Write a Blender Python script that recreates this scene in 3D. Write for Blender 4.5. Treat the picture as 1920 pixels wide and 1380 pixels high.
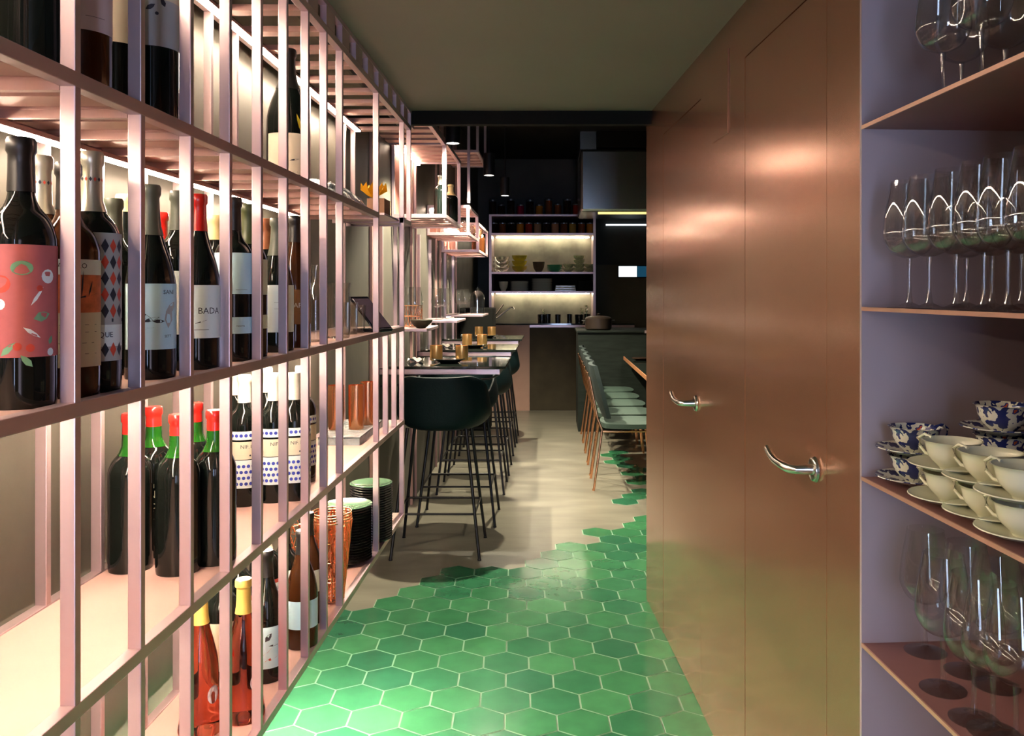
import bpy, bmesh, math, random
from mathutils import Vector, Matrix
random.seed(7)
for o in list(bpy.data.objects): bpy.data.objects.remove(o)
S = bpy.context.scene; COL = S.collection
PI = math.pi; F = 1600.0; CX, CY, CH = 1031.0, 548.0, 1.4

# ---------------------------------------------------------------- camera, world, exposure
cam = bpy.data.cameras.new('camera'); camo = bpy.data.objects.new('camera', cam); COL.objects.link(camo)
cam.sensor_width = 36; cam.lens = F / 1920 * 36
camo.location = (0, 0, CH); camo.rotation_euler = (PI / 2, 0, 0)
cam.shift_x = -(CX - 960) / 1920; cam.shift_y = -(690 - CY) / 1920; cam.clip_start = .02
S.camera = camo
S.cycles.transparent_max_bounces = 32; S.cycles.sample_clamp_indirect = 12
W = bpy.data.worlds.new('world'); S.world = W; W.use_nodes = True
W.node_tree.nodes['Background'].inputs[0].default_value = (.52, .66, 1, 1)
W.node_tree.nodes['Background'].inputs[1].default_value = 26
S.view_settings.view_transform = 'Standard'; S.view_settings.look = 'None'
S.view_settings.gamma = 1; S.view_settings.use_curve_mapping = False
S.view_settings.exposure = -0.22
LED = 170.0          # strip brightness

def PX(px, Y): return (px - CX) * Y / F            # picture column -> metres at depth Y
def PZ(py, Y): return CH - (py - CY) * Y / F

# the street window behind the camera is a light portal
pl = bpy.data.lights.new('window_portal', 'AREA'); pl.shape = 'RECTANGLE'; pl.size = .72; pl.size_y = 1.9
pl.cycles.is_portal = True
po = bpy.data.objects.new('window_portal', pl); COL.objects.link(po)
po.location = (.36, -2.84, 1.15); po.rotation_euler = (PI / 2, 0, 0)

CARD = ['topmost', 'second', 'third', 'fourth', 'fifth', 'sixth', 'seventh', 'eighth', 'ninth', 'tenth', 'eleventh', 'twelfth', 'thirteenth', 'fourteenth', 'fifteenth', 'sixteenth', 'seventeenth', 'eighteenth', 'nineteenth', 'twentieth', 'twenty-first', 'twenty-second', 'twenty-third']
# ---------------------------------------------------------------- materials
MATS = {}
def mat(name, col, rough=.5, metal=0, trans=0, ior=1.45, emit=None, es=0, noise=0, nscale=8, bump=0, bscale=60, coat=0, spec=.5, aniso=0, stretch=(1, 1, 1)):
    m = bpy.data.materials.new(name); m.use_nodes = True; nt = m.node_tree; b = nt.nodes['Principled BSDF']
    b.inputs['Base Color'].default_value = (*col, 1); b.inputs['Roughness'].default_value = rough
    b.inputs['Metallic'].default_value = metal; b.inputs['Transmission Weight'].default_value = trans
    b.inputs['IOR'].default_value = ior; b.inputs['Coat Weight'].default_value = coat; b.inputs['Specular IOR Level'].default_value = spec
    if emit: b.inputs['Emission Color'].default_value = (*emit, 1); b.inputs['Emission Strength'].default_value = es
    tc = nt.nodes.new('ShaderNodeTexCoord'); mp = nt.nodes.new('ShaderNodeMapping'); mp.inputs['Scale'].default_value = stretch
    nt.links.new(tc.outputs['Object'], mp.inputs[0])
    n = nt.nodes.new('ShaderNodeTexNoise'); n.inputs['Scale'].default_value = nscale; n.inputs['Detail'].default_value = 5
    nt.links.new(mp.outputs[0], n.inputs['Vector'])
    if noise:
        r = nt.nodes.new('ShaderNodeMapRange'); r.inputs['From Min'].default_value = .3; r.inputs['From Max'].default_value = .7
        r.inputs['To Min'].default_value = 1 - noise; r.inputs['To Max'].default_value = 1 + noise
        nt.links.new(n.outputs['Fac'], r.inputs[0])
        mx = nt.nodes.new('ShaderNodeVectorMath'); mx.operation = 'SCALE'; mx.inputs[0].default_value = col
        nt.links.new(r.outputs[0], mx.inputs['Scale']); nt.links.new(mx.outputs[0], b.inputs['Base Color'])
    if bump:
        n2 = nt.nodes.new('ShaderNodeTexNoise'); n2.inputs['Scale'].default_value = bscale
        nt.links.new(mp.outputs[0], n2.inputs['Vector'])
        bp = nt.nodes.new('ShaderNodeBump'); bp.inputs['Strength'].default_value = bump; bp.inputs['Distance'].default_value = .01
        nt.links.new(n2.outputs['Fac'], bp.inputs['Height']); nt.links.new(bp.outputs[0], b.inputs['Normal'])
    MATS[name] = m; return m
mat('rose_metal', (.60, .45, .46), .36, .75, noise=.05)
mat('slat_metal', (.50, .30, .26), .42, .3, noise=.06)
mat('shelf_metal', (.58, .36, .31), .42, .25, noise=.04)
mat('copper_wall', (.40, .195, .120), .22, .62, noise=.05, nscale=3, bump=.04, bscale=2.2, coat=.3)
MATS['copper_wall'].node_tree.nodes['Principled BSDF'].inputs['Coat Roughness'].default_value = .16
mat('groove', (.03, .015, .01), .6)
mat('plaster', (.075, .068, .052), .5, noise=.3, nscale=3.5, bump=.12, bscale=9)
mat('kitchen_plaster', (.15, .14, .10), .5, noise=.35, nscale=5, bump=.1, bscale=9)
mat('dark_plaster', (.03, .034, .033), .6, noise=.3, nscale=2)
mat('ceiling_paint', (.165, .16, .13), .55, noise=.06, nscale=2)
mat('black', (.006, .006, .005), .8, spec=.15)
mat('concrete', (.19, .175, .13), .28, noise=.22, nscale=2.6, bump=.06, bscale=5, stretch=(1, 3, 1))
mat('grout', (.30, .48, .32), .6)
for i, c in enumerate([(.034, .150, .062), (.027, .128, .058), (.042, .172, .070), (.023, .112, .055)]):
    mat('green_tile_%d' % i, c, .15, noise=.15, nscale=12, bump=.035, bscale=9)
mat('led', (1, .85, .7), .5, emit=(1, .80, .60), es=LED)
mat('led_floor', (1, .85, .7), .5, emit=(1, .84, .62), es=260)
mat('led_floor_added', (1, .9, .75), .5, emit=(1, .92, .72), es=1050)
mat('led_cool', (1, .95, .8), .5, emit=(1, .90, .66), es=45)
mat('hood_glow', (1, .9, .4), .5, emit=(1, .86, .32), es=1.3)
mat('led_soft', (1, .85, .7), .5, emit=(1, .80, .60), es=70)
mat('lamp_glow', (1, .95, .9), .5, emit=(1, .93, .82), es=220)
mat('bottle_glass', (.004, .006, .005), .05, spec=.35)
mat('bottle_amber', (.035, .011, .003), .07, spec=.4)
mat('bottle_green', (.008, .075, .006), .06)
mat('rose_wine', (.85, .17, .09), .03, trans=1, ior=1.34)
def thin_glass():
    m = bpy.data.materials.new('glass'); m.use_nodes = True; nt = m.node_tree; nt.nodes.remove(nt.nodes['Principled BSDF'])
    t = nt.nodes.new('ShaderNodeBsdfTransparent'); t.inputs[0].default_value = (.95, .96, .95, 1)
    g = nt.nodes.new('ShaderNodeBsdfGlossy'); g.inputs['Roughness'].default_value = .03
    lw = nt.nodes.new('ShaderNodeLayerWeight'); lw.inputs[0].default_value = .5; mx = nt.nodes.new('ShaderNodeMixShader')
    pw = nt.nodes.new('ShaderNodeMath'); pw.operation = 'POWER'; pw.inputs[1].default_value = 3; nt.links.new(lw.outputs['Facing'], pw.inputs[0])
    fr = nt.nodes.new('ShaderNodeMapRange'); fr.inputs['To Min'].default_value = .10; fr.inputs['To Max'].default_value = .8; nt.links.new(pw.outputs[0], fr.inputs[0])
    nt.links.new(fr.outputs[0], mx.inputs[0]); nt.links.new(t.outputs[0], mx.inputs[1]); nt.links.new(g.outputs[0], mx.inputs[2])
    nt.links.new(mx.outputs[0], nt.nodes['Material Output'].inputs[0]); MATS['glass'] = m
thin_glass()
mat('white_ceramic', (.72, .72, .62), .18, coat=.3)
mat('cream_ceramic', (.62, .62, .46), .2, coat=.3)
mat('paper', (.76, .84, .84), .55)
mat('paper_cream', (.66, .60, .46), .6)
mat('paper_blue', (.52, .76, .86), .55)
mat('paper_grey', (.40, .42, .42), .6)
mat('paper_pink', (.62, .52, .55), .6)
mat('label_rose', (.46, .12, .12), .6, noise=.1, nscale=40)
mat('label_orange', (.62, .16, .07), .6, noise=.3, nscale=60)
mat('label_brown', (.20, .085, .02), .5)
mat('ink', (.02, .025, .04), .6)
mat('ink_gold', (.85, .80, .52), .5)
mat('ink_white', (.7, .7, .65), .5)
mat('ink_red', (.60, .07, .04), .5)
mat('ink_blue', (.03, .05, .42), .5)
mat('leaf_green', (.15, .35, .2), .5)
mat('cap_silver', (.55, .53, .42), .3, .6)
mat('cap_red', (.55, .015, .01), .25, coat=.4)
mat('cap_darkred', (.35, .012, .012), .35)
mat('cap_gold', (.72, .50, .12), .35, .3)
mat('cap_cream', (.75, .58, .28), .4)
mat('cap_white', (.72, .69, .60), .4)
mat('cap_grey', (.07, .08, .06), .4)
mat('cap_olive', (.05, .065, .02), .4)
mat('cap_amber', (.28, .10, .04), .4)
mat('cap_black', (.01, .01, .01), .35)
mat('copper', (.90, .43, .22), .22, 1)
mat('copper_pale', (.9, .48, .30), .22, 1)
mat('brass', (.95, .55, .20), .32, .9)
mat('chrome', (.72, .72, .68), .16, 1)
mat('steel', (.78, .80, .80), .26, 1, noise=.04, nscale=4)
mat('teal_shell', (.002, .009, .010), .6, spec=.2, bump=.1, bscale=120)
mat('black_metal', (.012, .011, .012), .4, .4)
mat('cushion', (.013, .024, .022), .7, bump=.15, bscale=90)
mat('cushion_seat', (.035, .06, .045), .65, bump=.15, bscale=90)
mat('table_black', (.012, .016, .013), .06, coat=.5)
mat('black_ceramic', (.012, .014, .013), .15, coat=.4)
mat('plate_top', (.10, .20, .12), .15, coat=.4)
mat('shelf_maroon', (.20, .09, .085), .4, .1, noise=.08)
mat('unit_dark', (.15, .085, .08), .42, .05, noise=.08, nscale=3)
mat('unit_side', (.36, .30, .33), .45, .1)
mat('shelf_edge', (.52, .30, .23), .35, .4)
mat('pink_panel', (.46, .27, .19), .45, noise=.04)
mat('island', (.011, .016, .012), .65, spec=.25, noise=.35, nscale=6, stretch=(1, 1, 6))
mat('pot_iron', (.03, .02, .014), .4)
mat('cupboard', (.055, .043, .024), .65, spec=.25, noise=.25, nscale=4)
mat('olive_wall', (.075, .078, .05), .6, noise=.15, nscale=2)
mat('yellow_glaze', (.52, .43, .03), .25, coat=.3)
mat('green_glaze', (.03, .22, .10), .2, coat=.3)
mat('pale_glaze', (.38, .42, .22), .3, noise=.5, nscale=90)
mat('yellow_fabric', (.80, .48, .02), .6)
mat('cardboard', (.20, .10, .05), .7)
mat('orange_box', (.75, .33, .03), .5)
mat('film', (.75, .82, .84), .12, trans=.55, ior=1.2, bump=.6, bscale=45)
mat('film_dark', (.10, .13, .13), .3, bump=.4, bscale=50)
mat('tablet_black', (.01, .01, .014), .08, coat=.6)
mat('tablet_screen', (.06, .06, .10), .05, coat=1, emit=(.5, .22, .18), es=.08)
mat('screen_white', (.8, .8, .8), .5, emit=(.86, .95, 1), es=1.6)
mat('screen_blue', (.02, .12, .2), .3, emit=(.02, .15, .28), es=.4)
mat('jar_lid', (.30, .31, .34), .3, .8)
for n_, c_ in dict(jar_dark=(.025, .012, .01), jar_crimson=(.28, .01, .05), jar_orange=(.45, .17, .02), jar_brown=(.16, .05, .02), jar_red=(.25, .03, .02), jar_tan=(.32, .18, .10), jar_ochre=(.36, .22, .05)).items():
    mat(n_, c_, .12, coat=.6)
mat('napkin', (.80, .76, .70), .7)
mat('food', (.55, .45, .12), .6, noise=.5, nscale=50)
mat('wood_edge', (.45, .20, .09), .35, .3)
mat('brick_panel', (.34, .12, .09), .55, noise=.1)

def floral():
    m = bpy.data.materials.new('floral_porcelain'); m.use_nodes = True; nt = m.node_tree; b = nt.nodes['Principled BSDF']
    b.inputs['Roughness'].default_value = .15; b.inputs['Coat Weight'].default_value = .4
    tc = nt.nodes.new('ShaderNodeTexCoord'); v = nt.nodes.new('ShaderNodeTexNoise'); v.inputs['Scale'].default_value = 55; v.inputs['Detail'].default_value = 2
    nt.links.new(tc.outputs['Object'], v.inputs['Vector'])
    r = nt.nodes.new('ShaderNodeValToRGB'); r.color_ramp.interpolation = 'CONSTANT'
    e = r.color_ramp.elements; e[0].position = 0; e[0].color = (.42, .08, .03, 1); e[1].position = .36; e[1].color = (.62, .62, .52, 1)
    a = e.new(.55); a.color = (.012, .02, .11, 1); a2 = e.new(.30); a2.color = (.02, .03, .16, 1)
    nt.links.new(v.outputs['Fac'], r.inputs[0]); nt.links.new(r.outputs[0], b.inputs['Base Color']); MATS['floral'] = m
floral()

# ---------------------------------------------------------------- mesh helpers
def box(bm, x0, x1, y0, y1, z0, z1, mi=0):
    vs = [bm.verts.new((x, y, z)) for x in (x0, x1) for y in (y0, y1) for z in (z0, z1)]
    for f in ((0, 1, 3, 2), (4, 6, 7, 5), (0, 4, 5, 1), (2, 3, 7, 6), (0, 2, 6, 4), (1, 5, 7, 3)):
        bm.faces.new([vs[i] for i in f]).material_index = mi
    return vs
def tube(bm, pts, r, n=8, closed=False):
    pts = [Vector(p) for p in pts]; rings = []; N = len(pts)
    for i, p in enumerate(pts):
        a = pts[i - 1] if (i > 0 or closed) else p; b = pts[(i + 1) % N] if (i < N - 1 or closed) else p
        d = (b - a).normalized(); up = Vector((0, 0, 1)) if abs(d.z) < .9 else Vector((1, 0, 0))
        u = d.cross(up).normalized(); v = d.cross(u)
        rr = r[i] if isinstance(r, (list, tuple)) else r
        rings.append([bm.verts.new(p + (u * math.cos(t * 2 * PI / n) + v * math.sin(t * 2 * PI / n)) * rr) for t in range(n)])
    for i in range(N if closed else N - 1):
        A, B = rings[i], rings[(i + 1) % N]
        for t in range(n): bm.faces.new((A[t], A[(t + 1) % n], B[(t + 1) % n], B[t]))
    if not closed: bm.faces.new(rings[0]); bm.faces.new(rings[-1][::-1])
def lathe(bm, prof, n=32, cx=0, cy=0, cz=0, mi=0):
    rings = []
    for r, z in prof:
        if r < 1e-6: rings.append([bm.verts.new((cx, cy, cz + z))])
        else: rings.append([bm.verts.new((cx + r * math.cos(2 * PI * t / n), cy + r * math.sin(2 * PI * t / n), cz + z)) for t in range(n)])
    for A, B in zip(rings, rings[1:]):
        for t in range(n):
            q = (t + 1) % n
            if len(A) == 1 and len(B) > 1: f = bm.faces.new((A[0], B[q], B[t]))
            elif len(B) == 1 and len(A) > 1: f = bm.faces.new((A[t], A[q], B[0]))
            elif len(A) > 1: f = bm.faces.new((A[t], A[q], B[q], B[t]))
            else: continue
            f.material_index = mi
def smooth_prof(p, k=3):
    """Catmull-Rom through the profile points"""
    out = []
    for i in range(len(p) - 1):
        a, b, c, d = p[max(i - 1, 0)], p[i], p[i + 1], p[min(i + 2, len(p) - 1)]
        for s in range(k):
            t = s / k
            out.append(tuple(max(0, .5 * (2 * b[j] + (c[j] - a[j]) * t + (2 * a[j] - 5 * b[j] + 4 * c[j] - d[j]) * t * t + (3 * b[j] - a[j] - 3 * c[j] + d[j]) * t ** 3)) for j in (0, 1)))
    return out + [p[-1]]
def obj(name, bm, m, parent=None, smooth=False, bevel=0, loc=None, recalc=True):
    if recalc: bmesh.ops.recalc_face_normals(bm, faces=bm.faces[:])
    me = bpy.data.meshes.new(name); bm.to_mesh(me); bm.free()
    for mm in (m if isinstance(m, (list, tuple)) else [m]): me.materials.append(MATS[mm])
    if smooth:
        me.polygons.foreach_set('use_smooth', [True] * len(me.polygons))
        try: me.set_sharp_from_angle(angle=math.radians(40))
        except Exception: pass
    o = bpy.data.objects.new(name, me); COL.objects.link(o)
    if parent: o.parent = parent
    if loc: o.location = loc
    if bevel:
        b = o.modifiers.new('bevel', 'BEVEL'); b.width = bevel; b.segments = 2; b.limit_method = 'ANGLE'
    return o
def tag(o, label, cat, group=None):
    o['label'] = label; o['category'] = cat
    if group: o['group'] = group
    return o
def thing(name, label, cat, loc=(0, 0, 0), rz=0, group=None):
    o = bpy.data.objects.new(name, None); COL.objects.link(o); o.location = loc; o.rotation_euler = (0, 0, rz)
    o.empty_display_size = .05
    return tag(o, label, cat, group)
def struct(name, bm, m, **k):
    o = obj(name, bm, m, **k); o['kind'] = 'structure'; return o
def dup(root, loc, label=None, rz=None):
    r = root.copy(); COL.objects.link(r); r.location = loc
    if rz is not None: r.rotation_euler = (0, 0, rz)
    if label: r['label'] = label
    for ch in list(root.children):
        c = ch.copy(); COL.objects.link(c); c.parent = r
        for g in ch.children:
            d = g.copy(); COL.objects.link(d); d.parent = c
    return r
NB = bmesh.new
def B1(name, m, parent, *b, bevel=0, **k):
    bm = NB(); box(bm, *b); return obj(name, bm, m, parent, bevel=bevel, **k)

# ---------------------------------------------------------------- room shell
XW = -.92; WA = math.atan(.0631)         # left wall; the right wall runs 3.6 degrees askew
bm = NB(); box(bm, XW - .12, XW, -3, 11.1, 0, 3.2); struct('wall_left', bm, 'plaster')
bm = NB(); box(bm, XW - .12, 2.6, 10.9, 11.05, 0, 3.2); struct('wall_back', bm, 'dark_plaster')
bm = NB(); box(bm, 2.2, 2.35, 3.9, 11, 0, 3.2); struct('wall_right_far', bm, 'dark_plaster')
bm = NB(); box(bm, .56, 2.35, 3.80, 3.9, 0, 3.2); struct('wall_partition', bm, 'olive_wall')
bm = NB(); box(bm, XW - .12, 1.1, -3, 3.76, 2.2, 2.3); struct('ceiling', bm, 'ceiling_paint')
bm = NB(); box(bm, XW - .12, 2.35, 3.77, 11, 3.1, 3.2); struct('ceiling_dining', bm, 'black')
bm = NB(); box(bm, XW - .02, .56, 3.76, 3.80, 2.140, 3.2); struct('trim_1', bm, 'black')
bm = NB()
for b in ((XW, 1.1, -3, -2.85, 0, .2), (XW, 1.1, -3, -2.85, 2.1, 2.25), (XW, 0, -3, -2.85, .2, 2.1), (.72, 1.1, -3, -2.85, .2, 2.1)): box(bm, *b)
struct('wall_front', bm, 'plaster')
bm = NB()
for b in ((0, .04, -2.96, -2.9, .2, 2.1), (.68, .72, -2.96, -2.9, .2, 2.1), (.04, .68, -2.96, -2.9, .2, .24), (.04, .68, -2.96, -2.9, 2.06, 2.1)): box(bm, *b)
struct('window_1', bm, 'black_metal')

# floor: concrete with a carpet of hexagonal green tiles set into it
def floor():
    bm = NB()
    def quad(x0, x1, y0, y1, z, mi):
        f = bm.faces.new([bm.verts.new(p) for p in ((x0, y0, z), (x1, y0, z), (x1, y1, z), (x0, y1, z))]); f.material_index = mi
    quad(XW - .1, 2.4, -3, 11, 0, 0)
    edge = [(500, 1131), (655, 1131), (703, 1137), (748, 1123), (762, 1088), (796, 1073), (930, 1071), (958, 1058), (1037, 1052), (1040, 1024), (1127, 1025), (1150, 1010), (1117, 999), (1160, 985), (1205, 975), (1300, 960), (1500, 940), (1500, 5000), (-4000, 5000), (-4000, 1131)]
    poly = [((x - CX) * CH / (y - CY), CH * F / (y - CY)) for x, y in edge]
    extra = [[(1135, 845), (1165, 845), (1190, 880), (1150, 880)], [(1150, 925), (1215, 915), (1215, 940), (1160, 942)], [(1170, 870), (1215, 880), (1215, 910), (1180, 905)]]
    extra = [[((x - CX) * CH / (y - CY), CH * F / (y - CY)) for x, y in e] for e in extra]
    def inside(p, q):
        c = False
        for i in range(len(q)):
            (x1, y1), (x2, y2) = q[i], q[i - 1]
            if (y1 > p[1]) != (y2 > p[1]) and p[0] < (x2 - x1) * (p[1] - y1) / (y2 - y1) + x1: c = not c
        return c
    Wd = .1708; R = Wd / math.sqrt(3); th = math.atan(65 / F); ca, sa = math.cos(th), math.sin(th)
    ox, oy = PX(907, CH * F / (1242 - CY)) - Wd / 2 , CH * F / (1242 - CY)
    for j in range(-30, 40):
        for i in range(-14, 20):
            u = (i + (.5 if j % 2 else 0)) * Wd; v = j * 1.5 * R
            x = ox + u * ca - v * sa; y = oy + u * sa + v * ca
            # rows run slightly towards the camera on the right
            x = ox + u * ca - v * sa; y = oy - u * sa + v * ca
            x = ox + u * ca - v * sa * 1.0
            if y < -1 or y > 8 or x < XW - .1 or x > 1.9: continue
            if not (inside((x, y), poly) or any(inside((x, y), e) for e in extra)): continue
            def hexa(rr, z, mi):
                pts = [(rr * math.sin(k * PI / 3), rr * math.cos(k * PI / 3)) for k in range(6)]
                f = bm.faces.new([bm.verts.new((x + px * ca - py * sa, y + px * -sa * 1.0 + py * ca, z)) for px, py in pts][::-1]); f.material_index = mi
            hexa(R * 1.012, .0008, 1); hexa(R * .965, .0022, 2 + random.choice((0, 0, 1, 1, 2, 3)))
    bmesh.ops.recalc_face_normals(bm, faces=bm.faces[:])
    for f in bm.faces:
        if f.normal.z < 0: f.normal_flip()
    return struct('floor', bm, ['concrete', 'grout'] + ['green_tile_%d' % i for i in range(4)], recalc=False)
floor()

# right wall with its two flush doors, in its own skewed frame (local y runs along it, x goes into it)
def wall_obj(name, bm, m, **k):
    o = struct(name, bm, m, **k); o.location = (.686, 0, 0); o.rotation_euler = (0, 0, WA); return o
D1, D2 = (1.776, 2.355), (2.866, 3.507); DT = 2.045; TH = .09
bm = NB(); g = .003
for y0, y1, z0, z1 in ((1.612, D1[0] - g, 0, 2.2), (D1[1] + g, D2[0] - g, 0, 2.2), (D2[1] + g, 3.90, 0, 2.2), (D1[0] - g, D1[1] + g, DT + g, 2.2), (D2[0] - g, D2[1] + g, DT + g, 2.2), (-3, .55, 0, 2.2)):
    box(bm, 0, TH, y0, y1, z0, z1)
wall_obj('wall_right', bm, 'copper_wall')
bm = NB(); box(bm, .02, TH + .05, D1[0] - .01, D1[1] + .01, 0, DT + .01); box(bm, .02, TH + .05, D2[0] - .01, D2[1] + .01, 0, DT + .01)
w = wall_obj('wall_right_core', bm, 'groove')
bm = NB(); box(bm, -.0025, .001, D1[0] - .0035, D1[0] - .0005, DT, 2.2); wall_obj('trim_2', bm, 'groove')
bm = NB(); box(bm, -.004, .001, 2.52, 2.70, 1.87, 2.12); wall_obj('trim_3', bm, 'copper_wall', bevel=.001)
for k, (y0, y1) in enumerate((D1, D2)):
    bm = NB(); box(bm, 0.0005, .02, y0, y1, .006, DT)
    d = wall_obj('door_%d' % (k + 1), bm, 'copper_wall')
    hy = y0 + .06; hz = 1.02
    t = thing('x', '', ''); bpy.data.objects.remove(t)
    bm = NB(); pts = [(-.001, hy, hz), (-.045, hy, hz), (-.055, hy + .012, hz), (-.057, hy + .05, hz), (-.057, hy + .095, hz + .001), (-.056, hy + .125, hz + .006), (-.052, hy + .165, hz + .016)]
    tube(bm, pts, [.012, .0095, .0095, .009, .0085, .0082, .008], 14)
    h = obj('door_handle', bm, 'chrome', d, smooth=True)
    bm = NB(); lathe(bm, smooth_prof([(0, 0), (.026, 0), (.026, .006), (.022, .010), (0, .010)], 2), 28)
    bmesh.ops.rotate(bm, verts=bm.verts[:], matrix=Matrix.Rotation(-PI / 2, 3, 'Y')); bmesh.ops.translate(bm, verts=bm.verts[:], vec=(.001, hy, hz))
    obj('handle_rose', bm, 'chrome', h, smooth=True)

# ---------------------------------------------------------------- left display rack
XF, XB = -.61, -.855; Y0, PT = 1.0965, .1764
ZR = dict(bot=.468, low=.858, mid=1.248, up=1.675, top=2.12)
rack = thing('display_rack', 'long rose metal rack of thin posts and lit shelves along the left wall', 'shelving rack')
def YN(n): return Y0 + n * PT
NF = -6
def post(n, z0, z1, x=XF):
    B1('post', 'rose_metal', rack, x - .02, x, YN(n), YN(n) + .014, z0, z1, bevel=.0012)
for n in list(range(NF, 9)) + [11, 14]:
    post(n, .458, 2.13); post(n, .458, 2.13, XB)
for n in (12, 13): post(n, .86, 1.24)
post(15, 1.69, 2.13); post(15, 1.69, 2.13, XB)
for k, z in ZR.items():
    e = dict(bot=14, low=14, mid=14, up=11, top=15)[k]
    for x in (XF, XB): B1('rail', 'rose_metal', rack, x - .0202, x + .0006, YN(NF), YN(e) + .016, z - .010, z + .010, bevel=.0012)
for k, e in (('bot', 14), ('low', 14), ('mid', 14)):
    z = ZR[k]; B1('shelf_panel', 'shelf_metal', rack, XB, XF - .0205, YN(NF), YN(e) + .014, z + .001, z + .007)
for n in range(NF * 2, 23):
    y = YN(n / 2); B1('slat', 'slat_metal', rack, XB, XF - .0205, y, y + .066, 1.672, 1.684, bevel=.001)
    B1('slat', 'slat_metal', rack, XB, XF - .0205, y, y + .012, 1.660, 1.672) if n % 2 == 0 else None
B1('shelf_panel', 'slat_metal', rack, XB, XF - .0205, YN(NF), YN(11), 1.684, 1.687)
for n in range(NF, 16):
    y = YN(n); B1('crossbar', 'slat_metal', rack, XB, XF - .0205, y, y + .045, 2.112, 2.128, bevel=.001)
B1('crossbar', 'rose_metal', rack, XW + .01, XF, YN(14), YN(14) + .014, 1.69, 1.712)
B1('crossbar', 'rose_metal', rack, XW + .01, XF, YN(15), YN(15) + .014, 1.69, 1.712)
B1('rail', 'rose_metal', rack, XF - .02, XF, YN(14) + .014, YN(15), 1.692, 1.710)
B1('shelf_panel', 'rose_metal', rack, XB, XF - .02, YN(12.2), YN(15), 1.695, 1.703)
# upper ladder frieze that reaches the ceiling
for n in range(NF, 16):
    B1('frieze_block', 'rose_metal', rack, XF - .018, XF, YN(n), YN(n) + .09, 2.131, 2.1995)
B1('frieze_panel', 'plaster', rack, XF - .06, XF - .05, YN(NF), YN(15) + .09, 2.131, 2.1995)
B1('rail', 'rose_metal', rack, XF - .02, XF + .001, YN(NF), YN(15) + .1, 2.185, 2.1992)
# LED strips tucked under the back of each shelf
for z, e, dx in ((2.102, 14.9, 0), (1.650, 9.8, 0), (1.238, 13, .09), (.848, 12, .09), (.448, 9, .03)):
    B1('strip_housing', 'slat_metal', rack, XB + .004 + dx, XB + .032 + dx, YN(NF), YN(e), z + .002, z + .010)
    B1('light_strip', 'led' if z > .5 else 'led_floor', rack, XB + .008 + dx, XB + .028 + dx, YN(NF), YN(e), z - .001, z + .0018)

B1('strip_housing', 'slat_metal', rack, -.765, -.735, 2.46, 2.92, .456, .464)  # housing of the short added strip
B1('light_strip', 'led_floor_added', rack, -.760, -.740, 2.48, 2.90, .452, .4555)  # unseen short strip, added to brighten the floor glare under the rack

# ---------------------------------------------------------------- text and labels on curved surfaces
def text_mesh(s, size):
    cu = bpy.data.curves.new('t', 'FONT'); cu.body = s; cu.size = size; cu.align_x = 'CENTER'; cu.resolution_u = 2
    o = bpy.data.objects.new('t', cu); COL.objects.link(o)
    dg = bpy.context.evaluated_depsgraph_get(); me = bpy.data.meshes.new_from_object(o.evaluated_get(dg))
    bpy.data.objects.remove(o)
    vs = [v.co.copy() for v in me.vertices]; fs = [tuple(p.vertices) for p in me.polygons]; bpy.data.meshes.remove(me)
    return vs, fs
def bent(items, r, z0):
    """items: list of (points2d, faces): u metres round the surface, v up; returns a bmesh wrapped at radius r, centred on local +X"""
    bm = NB()
    for vs, fs in items:
        V = [bm.verts.new((r * math.cos(p[0] / r), r * math.sin(p[0] / r), z0 + p[1])) for p in vs]
        for f in fs:
            try: bm.faces.new([V[i] for i in f])
            except ValueError: pass
    return bm
def txt(s, size, u=0, v=0):
    vs, fs = text_mesh(s, size); return ([(p.x + u, p.y + v) for p in vs], fs)
def dia(u, v, w, h): return ([(u - w, v), (u, v - h), (u + w, v), (u, v + h)], [(0, 1, 2, 3)])
def disc(u, v, r, n=12, sx=1): return ([(u + sx * r * math.cos(2 * PI * i / n), v + r * math.sin(2 * PI * i / n)) for i in range(n)], [tuple(range(n))])
def rect(u0, u1, v0, v1):
    k = 4; P = [(u0 + (u1 - u0) * i / k, v) for i in range(k + 1) for v in (v0, v1)]
    return (P, [(2 * i, 2 * i + 2, 2 * i + 3, 2 * i + 1) for i in range(k)])
def leaf(u, v, l, w, a):
    ca, sa = math.cos(a), math.sin(a)
    return ([(u + x * ca - y * sa, v + x * sa + y * ca) for x, y in ((-l, 0), (-l * .3, -w), (l * .4, -w * .8), (l, 0), (l * .4, w * .8), (-l * .3, w))], [tuple(range(6))])

PROF = {
 'bordeaux': [(0, .012), (.5, .004), (.90, 0), (1, .025), (1, .30), (1, .58), (.97, .64), (.80, .70), (.52, .745), (.385, .79), (.365, .86), (.355, .945), (.41, .952), (.41, .99), (.36, 1), (0, 1)],
 'burgundy': [(0, .012), (.5, .004), (.90, 0), (1, .025), (1, .22), (1, .44), (.95, .52), (.78, .62), (.55, .71), (.40, .79), (.345, .87), (.33, .945), (.39, .952), (.39, .99), (.34, 1), (0, 1)],
 'flared': [(0, .012), (.6, .004), (1.02, 0), (1.10, .03), (1.0, .12), (.90, .28), (.88, .42), (.82, .52), (.66, .62), (.47, .72), (.38, .80), (.35, .87), (.34, .945), (.42, .952), (.42, .99), (.36, 1), (0, 1)],
}
def prof_r(kind, zz):
    p = PROF[kind]
    for (r0, z0), (r1, z1) in zip(p[3:], p[4:]):
        if z0 <= zz <= z1: return r0 + (r1 - r0) * (zz - z0) / max(z1 - z0, 1e-6)
    return .4
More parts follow.
